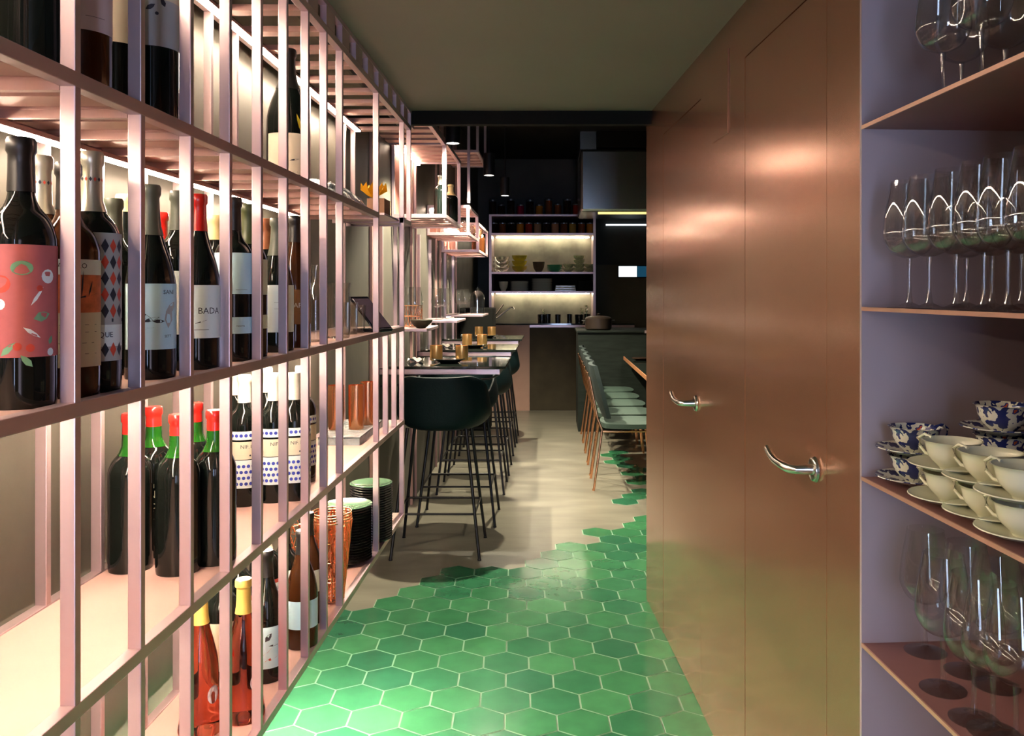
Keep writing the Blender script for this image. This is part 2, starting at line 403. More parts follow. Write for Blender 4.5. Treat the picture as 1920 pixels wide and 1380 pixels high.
def bottle(x, y, z, label, kind='bordeaux', h=.335, r=.0405, glass='bottle_glass', cap='cap_black', caph=.2, paper=None, group=None, face=None, deco=(), capdeco=()):
    """paper: list of (material, v0, v1, half-angle); deco: list of (material, items, radius offset, name)"""
    if face is None: face = math.atan2(-y * .75, -x)
    t = thing('wine_bottle', label, 'bottle', (x, y, z), face, group)
    bm = NB(); P = [(a * r, b * h) for a, b in PROF[kind]]
    lathe(bm, smooth_prof(P[2:-4], 3)[:-1] + P[-4:], 36) if False else lathe(bm, [P[0], P[1]] + smooth_prof(P[2:12], 3) + P[12:], 36)
    gb = obj('glass_body', bm, glass, t, smooth=True)
    if cap:
        bm = NB(); z0 = 1 - caph; pts = []
        for k in range(5):
            zz = z0 + (.94 - z0) * k / 4; pts.append((prof_r(kind, zz) * r + .0007, zz * h))
        rr = PROF[kind][13][0] * r + .0009
        pts += [(rr, .953 * h), (rr, .99 * h), (rr - .002, 1.003 * h), (0, 1.004 * h)]
        lathe(bm, pts, 28); c = obj('capsule', bm, cap, t, smooth=True)
        for m_, items, dz in capdeco:
            obj('capsule_band', bent(items, prof_r(kind, .86) * r + .0012, dz * h), m_, c)
    if paper:
        first = None
        for i, (m_, v0, v1, ang) in enumerate(paper):
            rr = r + .0005
            bm = NB(); n = 18; a = [-ang + 2 * ang * k / n for k in range(n + 1)]
            vs = [(bm.verts.new((rr * math.cos(q), rr * math.sin(q), v0 * h)), bm.verts.new((rr * math.cos(q), rr * math.sin(q), v1 * h))) for q in a]
            for A, Bq in zip(vs, vs[1:]): bm.faces.new((A[0], Bq[0], Bq[1], A[1]))
            o = obj('label', bm, m_, t, smooth=True); first = first or o
        for m_, items, nm in deco:
            obj(nm, bent(items, r + .0009, 0), m_, first)
    return t
HA = 1.25
G_M = 'wine bottles on the middle rack shelf'; ZM = ZR['mid'] + .007
def atx(px, X): return (X, -X * F / (CX - px))           # a spot on a shelf line X seen at column px
H = .335
def B(px, X, *a, z=ZM, **k):
    x, y = atx(px, X); return bottle(x, y, z, *a, **k)
# middle shelf, left to right
fl = [leaf(-.02, .075, .012, .004, .8), leaf(.0, .06, .010, .004, 2.3), leaf(.018, .115, .011, .006, .3)]
B(40, -.672, 'dark wine bottle with pink floral label at the left edge of the middle shelf', group=G_M, h=.34, paper=[('label_rose', .19, .60, HA)],
  deco=[('leaf_green', fl + [leaf(.03, .085, .006, .003, 1.2), disc(-.005, .175, .009, sx=1.4)], 'label_print'),
        ('paper', [disc(.026, .165, .009), leaf(.012, .14, .014, .002, 1.0), leaf(.006, .095, .012, .0025, -.6), disc(-.03, .13, .007), disc(.03, .07, .005)], 'label_print'),
        ('ink_red', [disc(-.01, .078, .005), disc(.004, .076, .005), disc(.015, .15, .004), disc(-.028, .155, .011)], 'label_print')])
dcap = [('ink_red', [dia(u, .0, .0022, .0035) for u in (-.009, .003, .015, -.021)], .885), ('ink', [dia(u, .0, .0022, .0035) for u in (-.015, -.003, .009, .021)], .885)]
B(76, -.77, 'wine bottle with silver diamond-banded capsule behind the pink floral bottle', group=G_M, h=.35, glass='bottle_amber', cap='cap_silver', caph=.25, capdeco=dcap)
B(128, -.674, 'wine bottle with orange and cream label beside the diamond-pattern bottle', group=G_M, glass='bottle_amber', h=.325, paper=[('paper', .52, .585, HA), ('label_orange', .36, .52, HA), ('paper_cream', .13, .36, HA)],
  deco=[('ink', [txt('AMPELO', .010, .0, .178), leaf(.02, .14, .016, .0012, .2), leaf(.024, .15, .012, .0012, 1.3), leaf(.012, .155, .02, .0012, 1.5), rect(-.03, .035, .10, .1006), rect(-.03, .035, .09, .0906), rect(-.03, .03, .075, .0756), rect(-.03, .035, .06, .0606)], 'label_print')])
dk, dr = [], []
for j in range(5):
    for i in range(-3, 4):
        (dk if (i + j) % 2 else dr).append(dia(i * .013, .212 - j * .0235 + 0, .0058, .0105))
dk2 = [dia(i * .013, .062, .0058, .0105) for i in (-3, -1, 1, 3)]; dr2 = [dia(i * .013, .062, .0058, .0105) for i in (-2, 0, 2)]
dk.append(rect(-.05, .05, .097 + .005, .107))
B(171, -.674, 'wine bottle with red and black diamond harlequin label and silver capsule', group=G_M, h=.35, cap='cap_silver', caph=.25, capdeco=dcap,
  paper=[('paper_grey', .28, .66, HA), ('paper', .19, .28, HA), ('paper_grey', .13, .19, HA)],
  deco=[('ink', dk + dk2 + [txt('COQUE', .011, .006, .080)], 'label_print'), ('ink_red', dr + dr2, 'label_print')])
B(212, -.775, 'plain dark bottle with grey-green capsule just right of the harlequin bottle', group=G_M, cap='cap_grey', h=.31, caph=.22)
B(234, -.830, 'dark bottle at the back of the shelf behind the second post', group=G_M, cap='cap_cream', h=.335, caph=.1)
B(282, -.674, 'sloping-shouldered dark bottle with big pale blue sketch label', 'burgundy', group=G_M, h=.325, cap='cap_grey', caph=.26, paper=[('paper_blue', .155, .49, HA)],
  deco=[('ink', [txt('SANI', .010, .026, .142), leaf(-.012, .105, .016, .0035, -.6), leaf(-.004, .10, .014, .003, .3), leaf(.008, .097, .01, .003, 0), leaf(-.016, .085, .017, .0012, .1), txt('SETT', .006, .024, .07)], 'label_print'),
        ('paper_grey', [leaf(.026, .105, .02, .008, 1.5), leaf(.032, .12, .012, .006, .9)], 'label_print')])
B(300, -.835, 'bottle with bright red capsule at the back near the third post', group=G_M, cap='cap_red', caph=.24, h=.315)
B(336, -.70, 'round-shouldered bottle with grey capsule and narrow white label', group=G_M, cap='cap_grey', caph=.22, h=.335, paper=[('paper', .20, .55, HA)],
  deco=[('ink', [rect(.018, .04, .13, .136), rect(.018, .04, .148, .151), rect(.018, .022, .13, .15)], 'label_print')])
B(372, -.668, 'red-capped bottle with white label printed BADA', 'burgundy', group=G_M, cap='cap_red', caph=.21, h=.33, paper=[('paper', .18, .48, HA)],
  deco=[('ink', [txt('BADA', .0165, .016, .105), leaf(.0, .09, .012, .001, .3), rect(-.012, .014, .075, .0758)], 'label_print')])
B(394, -.80, 'cream-capped bottle behind the red-capped BADA bottle', group=G_M, cap='cap_cream', caph=.2, h=.31)
B(404, -.745, 'dark bottle with pale gold capsule right of the red-capped bottle', group=G_M, cap='cap_cream', caph=.17, h=.315)
B(438, -.672, 'dark bottle with two pale blue bands, left one of the banded pair', group=G_M, cap='cap_black', caph=.2, h=.345, paper=[('paper_blue', .41, .66, HA), ('paper_blue', .17, .27, HA)], deco=[('ink', [rect(.0, .025, .15, .1505), txt('reserva', .006, .01, .073)], 'label_print')])
B(466, -.672, 'dark bottle with two white bands, right one of the banded pair', group=G_M, cap='cap_olive', caph=.26, h=.34, paper=[('paper', .41, .64, HA), ('paper', .19, .28, HA)], deco=[('ink', [txt('JANO', .011, .0, .200), dia(0, .178, .006, .006), txt('vino', .005, 0, .079)], 'label_print')])
B(448, -.79, 'olive green bottle neck standing behind the banded pair', group=G_M, cap='cap_olive', caph=.26, h=.345)
B(498, -.70, 'dark bottle with orange-brown capsule and cream label', 'burgundy', group=G_M, cap='cap_amber', caph=.23, h=.325, paper=[('paper_cream', .17, .50, HA)], deco=[('ink', [leaf(.012, .10, .022, .004, 1.5), leaf(.014, .12, .009, .006, 1.2)], 'label_print')])
B(519, -.668, 'slender bottle with dark green capsule and light blue label', 'burgundy', group=G_M, cap='cap_grey', caph=.28, h=.325, paper=[('paper', .15, .50, HA)], deco=[('ink', [rect(-.01, .02, .12, .1204), rect(-.01, .02, .105, .1054)], 'label_print')])
B(553, -.672, 'tall dark brown bottle with amber label, last bottle on the middle shelf', 'burgundy', group=G_M, glass='bottle_amber', cap='cap_black', caph=.2, h=.345, paper=[('label_brown', .18, .44, HA)], deco=[('ink_white', [txt('SAR', .018, 0, .105), disc(-.012, .085, .002), disc(.012, .082, .002)], 'label_print')])

# upper shelf bottles
G_U = 'wine bottles on the upper rack shelf'; ZU = 1.6875
B(62, -.672, 'dark bottle with pale blue label at the left end of the upper shelf', z=ZU, group=G_U, h=.335, paper=[('paper_blue', .36, .62, HA)])
B(152, -.674, 'amber-shouldered bottle with pinkish label on the upper shelf', z=ZU, group=G_U, h=.335, glass='bottle_amber', paper=[('paper_pink', .24, .60, HA)], deco=[('ink', [txt('SA RUM', .012, .012, .14), rect(.0, .028, .10, .1006)], 'label_print')])
B(216, -.70, 'black bottle with cream label near the second post, upper shelf', z=ZU, group=G_U, h=.33, paper=[('paper_cream', .32, .62, HA)])
B(288, -.68, 'black bottle with mottled cream label near the third post, upper shelf', z=ZU, group=G_U, h=.33, paper=[('paper_grey', .38, .62, HA), ('paper_cream', .62, .66, HA)], deco=[('ink', [leaf(-.01, .19, .009, .004, .6), leaf(.01, .2, .008, .004, 2), disc(0, .18, .003)], 'label_print')])
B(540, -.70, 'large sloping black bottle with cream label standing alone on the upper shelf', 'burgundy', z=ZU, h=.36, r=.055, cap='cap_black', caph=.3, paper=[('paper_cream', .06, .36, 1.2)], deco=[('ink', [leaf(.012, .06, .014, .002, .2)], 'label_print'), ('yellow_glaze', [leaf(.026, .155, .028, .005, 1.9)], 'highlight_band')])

# lower shelf
ZL = ZR['low'] + .007; G_L = 'red-capped black bottles on the lower shelf'; G_D = 'blue dotted bottles on the lower shelf'
def red(x, y, lab, deco=True):
    d = [('ink_gold', [txt('SAN', .021, -.020, .122), txt('SECO', .017, -.020, .100), rect(-.036, -.004, .142, .150), leaf(-.02, .092, .017, .0015, .25), leaf(-.02, .083, .017, .0015, -.2), txt('PRIMO', .009, -.02, .068)], 'lettering')] if deco else ()
    t = bottle(x, y, ZL, lab, 'bordeaux', h=.30, glass='bottle_glass', cap='cap_red', caph=.13, group=G_L, paper=[('bottle_glass', .2, .55, 1.0)], deco=d)
    red_neck(t)
def red_neck(t, h=.30, r=.0405):
    bm = NB(); lathe(bm, [(prof_r('bordeaux', q) * r + .0006, q * h) for q in (.735, .75, .77, .79, .82, .86, .875)], 28); obj('neck_glass', bm, 'bottle_green', t, smooth=True)
def PXY(px, Y): return (PX(px, Y), Y)
red(*PXY(245, 1.655), 'leftmost black bottle of the red-capped group on the lower shelf', False)
red(*PXY(288, 1.75), 'black bottle with gold lettering SAN SECO under its red cap')
red(*PXY(334, 1.64), 'red-capped plain black bottle in front, between third and fourth posts', False)
red(*PXY(365, 1.81), 'red-capped bottle at the back, mostly hidden by the fourth post', False)
red(*PXY(403, 1.70), 'rightmost red-capped bottle, next to the blue dotted bottles', False)
def dotty(x, y, lab):
    dots = [disc(i * .0115 + (.0057 if j % 2 else 0), .058 + j * .0145, .0043) for j in range(4) for i in range(-4, 5)] + [disc(i * .0115, .178, .0043) for i in range(-4, 5)]
    bottle(x, y, ZL, lab, 'bordeaux', h=.325, glass='bottle_glass', cap='cap_white', caph=.21, group=G_D,
           paper=[('paper', .145, .36, 1.45), ('paper_cream', .365, .50, 1.45), ('paper', .515, .58, 1.45)],
           deco=[('ink_blue', dots, 'label_dots'), ('ink', [txt('NIF.11', .013, .004, .146), disc(.01, .128, .0022)], 'lettering')])
dotty(*PXY(441, 2.32), 'blue dotted bottle at the back left of its group')
dotty(*PXY(458, 2.16), 'blue dotted bottle at the front left of its group')
dotty(*PXY(499, 2.38), 'blue dotted bottle second row, behind the sixth post')
dotty(*PXY(514, 2.20), 'blue dotted bottle in the middle of the front row')
dotty(*PXY(552, 2.22), 'blue dotted bottle at the front right of its group')
dotty(*PXY(565, 2.42), 'blue dotted bottle at the back right, peeping past the post')

# copper cup towers on a clear tray
def cup_bm(bm, z0, r=.030, h=.07):
    lathe(bm, [(0, z0 + .002), (r * .86, z0), (r * .9, z0 + .004), (r * .97, z0 + h * .6), (r, z0 + h), (r - .0015, z0 + h), (r * .94, z0 + h * .5), (r * .82, z0 + .006), (0, z0 + .006)], 28)
for px, Yc, lab in ((630, 3.16, 'left tower of nested ribbed copper tumblers'), (668, 3.17, 'middle tower of nested ribbed copper tumblers'), (690, 3.28, 'right tower of nested copper tumblers behind a post')):
    x, y = PXY(px, Yc)
    for k in range(7):
        bm = NB(); cup_bm(bm, 0); o = obj('copper_tumbler', bm, 'copper', smooth=True, loc=(x, y, ZL + .028 + k * .0155))
        tag(o, 'ribbed copper tumbler %s of the %s' % ('on top' if k == 6 else CARD[6 - k] + ' from the top', lab.split(' of nested')[0]), 'tumbler', 'nested copper tumblers, ' + lab.split(' of ')[0])
bm = NB()
for b in ((-.81, -.665, 2.98, 3.40, 0, .004), (-.81, -.807, 2.98, 3.40, .004, .028), (-.668, -.665, 2.98, 3.40, .004, .028), (-.807, -.668, 2.98, 2.983, .004, .028), (-.807, -.668, 3.397, 3.40, .004, .028)): box(bm, *b)
box(bm, -.81, -.665, 2.98, 3.40, .0245, .0275)
o = obj('acrylic_tray', bm, 'film', loc=(0, 0, ZL)); tag(o, 'clear acrylic tray carrying the copper tumblers on the lower shelf', 'tray')

# bottom shelf
ZB = ZR['bot'] + .007
def rose(px, Y, lab):
    t = bottle(*PXY(px, Y), ZB, lab, 'flared', h=.30, r=.041, glass='rose_wine', cap='cap_gold', caph=.24, group='rose wine bottles on the bottom shelf')
    f = math.radians(35); bm = NB(); n = 16; rr = .0382
    vs = [bm.verts.new((rr * math.cos(f + .014 * math.cos(a) / rr), rr * math.sin(f + .014 * math.cos(a) / rr), .085 + .019 * math.sin(a))) for a in [2 * PI * i / n for i in range(n)]]
    bm.faces.new(vs); bmesh.ops.solidify(bm, geom=bm.faces[:], thickness=.0006); obj('label', bm, 'paper_pink', t)
rose(376, 1.80, 'rose wine bottle with gold capsule, the left of the pair')
rose(457, 1.86, 'rose wine bottle with gold capsule, the right of the pair')
GBT = 'dark wine bottles on the bottom shelf'
def Bb(px, Y, lab, kind='bordeaux', **k): return bottle(*PXY(px, Y), ZB, lab, kind, group=GBT, **k)
Bb(416, 1.98, 'slim black bottle with cream label between the two rose bottles', h=.31, cap='cap_black', paper=[('paper_cream', .2, .55, HA)])
Bb(447, 2.13, 'round-shouldered black bottle with red-topped white label behind the rose bottles', h=.31, cap='cap_gold', caph=.12, paper=[('paper', .2, .52, HA), ('ink_red', .52, .56, HA)])
Bb(500, 2.05, 'sloping black bottle with blue and red painted label beside the right rose bottle', 'burgundy', h=.305, cap='cap_black', paper=[('paper_blue', .12, .44, HA)], deco=[('ink_red', [leaf(-.01, .075, .02, .004, .5), leaf(.01, .06, .02, .003, .3)], 'label_print'), ('ink', [leaf(0, .11, .012, .006, .9), leaf(.012, .09, .012, .002, 0)], 'label_print')])
Bb(497, 2.26, 'white-capped black bottle with white label behind the painted-label bottle', h=.325, cap='cap_white', caph=.24, paper=[('paper', .2, .5, HA), ('ink_red', .50, .53, HA)])
Bb(533, 2.30, 'dark bottle with white and yellow label beside the sixth post', h=.31, cap='cap_black', paper=[('paper', .42, .6, HA), ('yellow_glaze', .15, .42, HA)])
Bb(566, 2.24, 'brown sloping bottle with small white label next to the seventh post', 'burgundy', h=.30, glass='bottle_amber', cap='cap_black', paper=[('paper_blue', .18, .42, HA)])
Bb(578, 2.40, 'amber bottle with white label standing in front of the wire baskets', 'burgundy', h=.305, glass='bottle_amber', cap='cap_black', paper=[('paper', .3, .5, HA)])

def basket(x, y, z, r0, r1, h, label, m='copper', rings=6, seg=14, wr=.0014, group=None, tilt=0):
    t = thing('wire_basket', label, 'basket', (x, y, z), .2, group); t.rotation_euler.x = tilt
    bm = NB()
    for k in (0, rings):
        rr = r0 + (r1 - r0) * k / rings; zz = h * k / rings + .002
        tube(bm, [(rr * math.cos(a), rr * math.sin(a), zz) for a in [2 * PI * i / seg for i in range(seg)]], wr * 1.5, 6, True)
    obj('rim', bm, m, t, smooth=True)
    bm = NB()
    for k in range(rings):
        ra, rb = r0 + (r1 - r0) * k / rings, r0 + (r1 - r0) * (k + 1) / rings; za, zb = h * k / rings + .002, h * (k + 1) / rings + .002
        for i in range(seg):
            a = 2 * PI * (i + .5 * (k % 2)) / seg; b = 2 * PI * (i + .5 + .5 * (k % 2)) / seg; c = 2 * PI * (i - .5 + .5 * (k % 2)) / seg
            tube(bm, [(ra * math.cos(a), ra * math.sin(a), za), (rb * math.cos(b), rb * math.sin(b), zb)], wr, 4)
            tube(bm, [(ra * math.cos(a), ra * math.sin(a), za), (rb * math.cos(c), rb * math.sin(c), zb)], wr, 4)
            if k and k % 2 == 0: tube(bm, [(ra * math.cos(a), ra * math.sin(a), za), (ra * math.cos(a + 2 * PI / seg), ra * math.sin(a + 2 * PI / seg), za)], wr, 4)
    for i in range(0, seg, 2):
        a = 2 * PI * i / seg; tube(bm, [(0, 0, .002), (r0 * math.cos(a), r0 * math.sin(a), .002)], wr, 4)
    obj('wire_mesh', bm, m, t); return t
GK = 'copper wire baskets on the bottom shelf'
for k in range(4):
    basket(*PXY(622, 2.56), ZB + .006 + k * .012, .036 - k * .0006, .060 - k * .0006, .235 - k * .004, 'copper wire basket in the nested pile, %s' % ('outermost', 'second from outside', 'third from outside', 'innermost')[k], group=GK, rings=8, seg=16, wr=.0013)
basket(*PXY(566, 2.64), ZB, .034, .056, .22, 'copper wire basket at the back, left of the nested pile', group=GK, rings=7, m='copper_pale')

def plate_bm(r, h=.014):
    bm = NB(); lathe(bm, [(0, .001), (r * .6, 0), (r * .7, .002), (r * .96, h * .8), (r, h), (r - .002, h + .001), (r * .7, .006), (0, .005)], 40); return bm
def plates(px, Y, n, r, where, mm='black_ceramic', top='plate_top', z=None, dz=.0092, h=.014, g=None, kind='plate'):
    x, y = PXY(px, Y); z = ZB if z is None else z
    pr = None
    for k in range(n):
        if k == 0: pr = o = obj('dinner_plate', plate_bm(r, h), mm, smooth=True, loc=(x, y, z))
        else: o = pr.copy(); COL.objects.link(o); o.location = (x, y, z + k * dz)
        if k == n - 1 and top != mm:
            bpy.data.objects.remove(o); o = obj('dinner_plate', plate_bm(r, h), top, smooth=True, loc=(x, y, z + k * dz))
        tag(o, '%s %s %s' % (kind, 'on top of' if k == n - 1 else CARD[n - 1 - k] + ' from the top of', where), 'plate', 'plates in ' + where)
plates(652, 2.93, 21, .083, 'the stack behind the wire baskets', z=ZB + .001, kind='dark plate')
plates(696, 3.18, 23, .078, 'the stack ending the bottom shelf', kind='dark plate')

# glassware and tablet at the far end of the middle shelf
def carafe(x, y, z, label, prof, m='glass', cat='carafe', name='glass_carafe', group=None, wall=.002):
    out = smooth_prof(prof, 3); inn = [(max(r - wall, 0), zz + (wall if i == 0 else 0)) for i, (r, zz) in enumerate(out)][::-1]
    bm = NB(); lathe(bm, [(0, 0)] + out + inn[:-1] + [(inn[-1][0], .004), (0, .004)], 32)
    o = obj(name, bm, m, smooth=True, loc=(x, y, z)); return tag(o, label, cat, group)
carafe(*PXY(592, 2.52), ZM, 'slim clear glass bottle right of the last wine bottle', [(.030, 0), (.033, .01), (.033, .12), (.026, .15), (.014, .175), (.013, .22), (.016, .225)], name='glass_bottle', cat='bottle')
carafe(*PXY(631, 2.72), ZM, 'wide clear glass jug between the eighth post and the tablet', [(.036, 0), (.042, .01), (.044, .10), (.040, .15), (.044, .175)], cat='jug', name='glass_jug')
carafe(*PXY(652, 2.95), ZM, 'short clear tumbler in front of the glass jug', [(.030, 0), (.033, .01), (.035, .11)], name='glass_tumbler', cat='glass')
carafe(*PXY(668, 3.05), ZM, 'clear glass tumbler nearest to the tablet', [(.028, 0), (.031, .01), (.033, .10)], name='glass_tumbler', cat='glass')
tb = thing('tablet', 'dark tablet computer leaning on its stand at the end of the middle shelf', 'tablet', (PX(698, 3.12), 3.12, ZM + .001), math.radians(-20))
bm = NB(); box(bm, -.004, .004, -.06, .06, 0, .165); bmesh.ops.rotate(bm, verts=bm.verts[:], matrix=Matrix.Rotation(math.radians(-42), 3, 'Y') @ Matrix.Rotation(0, 3, 'X'))
bmesh.ops.translate(bm, verts=bm.verts[:], vec=(.05, 0, .004)); obj('casing', bm, 'tablet_black', tb, bevel=.002)
bm = NB(); box(bm, .0042, .0048, -.053, .053, .012, .153); bmesh.ops.rotate(bm, verts=bm.verts[:], matrix=Matrix.Rotation(math.radians(-42), 3, 'Y'))
bmesh.ops.translate(bm, verts=bm.verts[:], vec=(.05, 0, .004)); obj('screen', bm, 'tablet_screen', tb)
B1('stand', 'tablet_black', tb, -.05, .055, -.05, .05, 0, .012, bevel=.002)

# plastic-wrapped pack, box and yellow paper on the upper shelf
pk = thing('wrapped_pack', 'pack of grey bundles wrapped in crinkled clear plastic at the end of the upper shelf', 'package', (-.72, 2.72, 1.688))
bm = NB(); bmesh.ops.create_grid(bm, x_segments=14, y_segments=20, size=.5)
random.seed(3)
for v in bm.verts:
    x, y = v.co.x, v.co.y; hgt = .052 * (1 - (2 * abs(x)) ** 4) * (1 - (2 * abs(y)) ** 6) + random.uniform(-.004, .004)
    v.co = Vector((x * .19, y * .50, max(hgt, .001) + .001))
bmesh.ops.solidify(bm, geom=bm.faces[:], thickness=.0012); obj('plastic_film', bm, 'film', pk, smooth=True)
for i in range(6): B1('bundle', 'film_dark', pk, -.08, .08, -.21 + i * .07, -.15 + i * .07, .002, .034, bevel=.008)
bx = B1('cardboard_box', 'cardboard', None, -.035, .035, -.06, .06, 0, .07, bevel=.002); bx.location = (PX(710, 3.44), 3.44, 1.703); tag(bx, 'small brown cardboard box under the yellow paper at the rack end', 'box')
ob = B1('orange_box', 'orange_box', None, -.045, .045, -.04, .04, 0, .025, bevel=.002); ob.location = (PX(664, 3.46), 3.46, 1.703); tag(ob, 'flat orange box lying beside the cardboard box', 'box')
bm = NB(); random.seed(5)
c0 = bm.verts.new((0, 0, 0)); ring = []
for i in range(18):
    a = PI * 2 * i / 18; rr = .050 + .010 * math.sin(i * 2.5); ring.append(bm.verts.new((rr * math.cos(a), rr * math.sin(a), .045 + .016 * (-1) ** i)))
mid = []
for i in range(18):
    a = PI * 2 * i / 18; mid.append(bm.verts.new((.024 * math.cos(a), .024 * math.sin(a), .018 + .007 * (-1) ** i)))
for i in range(18):
    bm.faces.new((c0, mid[i], mid[(i + 1) % 18])); bm.faces.new((mid[i], ring[i], ring[(i + 1) % 18], mid[(i + 1) % 18]))
bmesh.ops.solidify(bm, geom=bm.faces[:], thickness=.002)
o = obj('paper_flower', bm, 'yellow_fabric', loc=(PX(700, 3.40), 3.40, 1.7745)); tag(o, 'bright yellow pleated paper flower on the cardboard box', 'paper decoration')

# ---------------------------------------------------------------- right shelf unit (same skewed frame as the right wall)
unit = thing('shelf_unit', 'built-in maroon metal shelf unit with glasses and teacups at the right', 'shelving', (.686, 0, 0), WA)
UD = .34
B1('side_panel', 'unit_side', unit, .0, UD, 1.604, 1.612, 0, 2.2)
B1('side_panel', 'unit_dark', unit, .0, UD, .55, .558, 0, 2.2)
B1('back_panel', 'unit_dark', unit, UD, UD + .01, .55, 1.612, 0, 2.2)
SZ = [1.712, 1.372, 1.054, .742, .42]
for z in SZ:
    s = B1('shelf', 'shelf_maroon', unit, .002, UD, .558, 1.604, z - .006, z, bevel=.001)
    B1('shelf_lip', 'shelf_edge', s, -.001, .002, .558, 1.604, z - .0065, z + .0005)
def on_unit(px, off, z):
    """world spot 'off' metres behind the unit's front plane at picture column px"""
    c = .686 + off; y = F * c / (px - CX + .0631 * F); return (c - .0631 * y, y, z)
def wineglass_bm(h=.225, rb=.044, foot=.037):
    P = [(0, 0), (foot, 0), (foot, .0015), (foot * .5, .004), (.006, .010), (.0035, .03), (.0032, h * .30), (.0045, h * .37), (.010, h * .395), (rb * .70, h * .44), (rb * .96, h * .53), (rb, h * .60), (rb * .93, h * .75), (rb * .78, h * .92), (rb * .72, h)]
    inn = [(r - .0011, z) for r, z in P[9:]][::-1]
    inn = inn + [(.010, h * .405), (0, h * .40)]
    bm = NB(); lathe(bm, P[:8] + [(.0045, h * .39), (0, h * .392)], 36); lathe(bm, [(0, h * .393)] + smooth_prof(P[8:], 3), 36); return bm
gl0 = obj('wine_glass', wineglass_bm(), 'glass', smooth=True); gl0.location = on_unit(1705, .05, SZ[1]); first = [True]
def wg(loc, label, group, s=1.0):
    if first[0]: o = gl0; first[0] = False
    else: o = gl0.copy(); COL.objects.link(o)
    o.location = loc; o.scale = (s, s, s); return tag(o, label, 'wine glass', group)
GG = 'wine glasses on the eye-level shelf of the right unit'
for k, px in enumerate((1705, 1742, 1793, 1845, 1890, 1950)):
    wg(on_unit(px, .048, SZ[1]), 'clear wine glass in the front row of the eye-level shelf, %s' % ('farthest from the camera', 'second from the far end', 'third from the far end', 'fourth from the far end', 'fifth from the far end', 'nearest to the camera')[k], GG)
for k, px in enumerate((1812, 1860, 1915)):
    wg(on_unit(px, .140, SZ[1]), 'clear wine glass in the second row of the eye-level shelf, %s' % ('behind the third front glass', 'behind the fourth front glass', 'behind the fifth front glass')[k], GG)
GT = 'wine glasses on the top shelf of the right unit'
for k, (px, off) in enumerate(((1768, .06), (1803, .125), (1840, .055), (1885, .15))):
    wg(on_unit(px, off, SZ[0]), 'large clear wine glass on the top shelf, %s' % ('leftmost in view', 'behind the leftmost one', 'third from the left', 'at the right edge of the view')[k], GT)
GBo = 'wine glasses on the lowest visible shelf of the right unit'
for k, (px, off) in enumerate(((1735, .10), (1768, .055), (1812, .13), (1826, .05), (1862, .058), (1868, .15), (1905, .07))):
    wg(on_unit(px, off, SZ[3]), 'clear wine glass on the shelf below the teacups, %s' % ('farthest back left', 'second from the left in front', 'third along in the back row', 'middle of the front row', 'fourth in the front row', 'back row right of the middle', 'at the right edge')[k], GBo)

def cup_prof(r=.047, h=.048): return [(.018, 0), (.020, .004), (.024, .008), (.036, .022), (r * .88, .042), (r, h)]
def teacup(loc, label, m, group, rz=0, handle=True):
    t = thing('teacup', label, 'teacup', loc, rz, group)
    P = smooth_prof(cup_prof(), 3); bm = NB(); lathe(bm, [(0, .003)] + P + [(r - .0022, z + .0003) for r, z in P[::-1]][:-3] + [(0, .006)], 36); obj('bowl', bm, m, t, smooth=True)
    if handle:
        bm = NB(); tube(bm, [(.040, 0, .046), (.055, 0, .050), (.066, 0, .042), (.064, 0, .028), (.052, 0, .018), (.033, 0, .017)], .0028, 8); obj('cup_handle', bm, m, t, smooth=True)
    return t
def saucer(loc, label, m, group):
    P = [(.022, 0), (.026, .002), (.050, .007), (.068, .014)]
    bm = NB(); lathe(bm, [(0, .001)] + P + [(.067, .0155), (.050, .009), (.024, .0045), (0, .004)], 40); o = obj('saucer', bm, m, smooth=True, loc=loc); return tag(o, label, 'saucer', group)
GC, GS = 'stacked teacups on the right unit', 'saucers under the teacups'
for px, off, m, n, desc, place in ((1716, .07, 'floral', 2, 'blue floral', 'leftmost pile'), (1785, .060, 'cream_ceramic', 2, 'plain cream', 'second pile'), (1880, .175, 'floral', 3, 'blue and red floral', 'back right pile'), (1857, .066, 'cream_ceramic', 2, 'cream sprigged', 'third front pile'), (1925, .058, 'cream_ceramic', 2, 'plain cream', 'pile at the right edge')):
    x, y, z = on_unit(px, off, SZ[2])
    for k in range(n):
        zz = z + k * .052; lev = ['bottom', 'middle' if n == 3 else 'top', 'top'][k]
        saucer((x, y, zz), '%s saucer, %s one of the %s' % (desc, lev, place), m, GS)
        teacup((x, y, zz + .004), '%s teacup, %s one of the %s' % (desc, lev, place), m, GC, rz=.2 if m == 'floral' else 2.0)

# ---------------------------------------------------------------- bar tables, stools, ledges, hanging frames on the left
def bar_table(y0, y1, label):
    t = thing('bar_table', label, 'table', (0, 0, 0), 0, 'black bar tables along the left wall')
    B1('tabletop', 'table_black', t, XW, -.24, y0, y1, .985, 1.0, bevel=.003)
    B1('frame', 'rose_metal', t, XW, -.27, y0 + .01, y0 + .04, .955, .985, bevel=.002)
    B1('frame', 'rose_metal', t, XW, -.27, y1 - .04, y1 - .01, .955, .985, bevel=.002)
    B1('frame', 'rose_metal', t, -.30, -.27, y0 + .04, y1 - .04, .955, .985, bevel=.002)
    bm = NB(); tube(bm, [(-.275, y0 + .03, .955), (-.33, y0 + .03, .93), (XW, y0 + .03, .89)], .006, 8); tube(bm, [(-.275, y1 - .03, .955), (-.33, y1 - .03, .93), (XW, y1 - .03, .89)], .006, 8)
    obj('bracket', bm, 'black_metal', t, smooth=True)
TB = ((4.60, 5.25, 'nearest'), (5.93, 6.58, 'second'), (7.28, 7.93, 'farthest'))
for y0, y1, w_ in TB: bar_table(y0, y1, 'black glossy bar table fixed to the left wall, %s of the three' % w_)

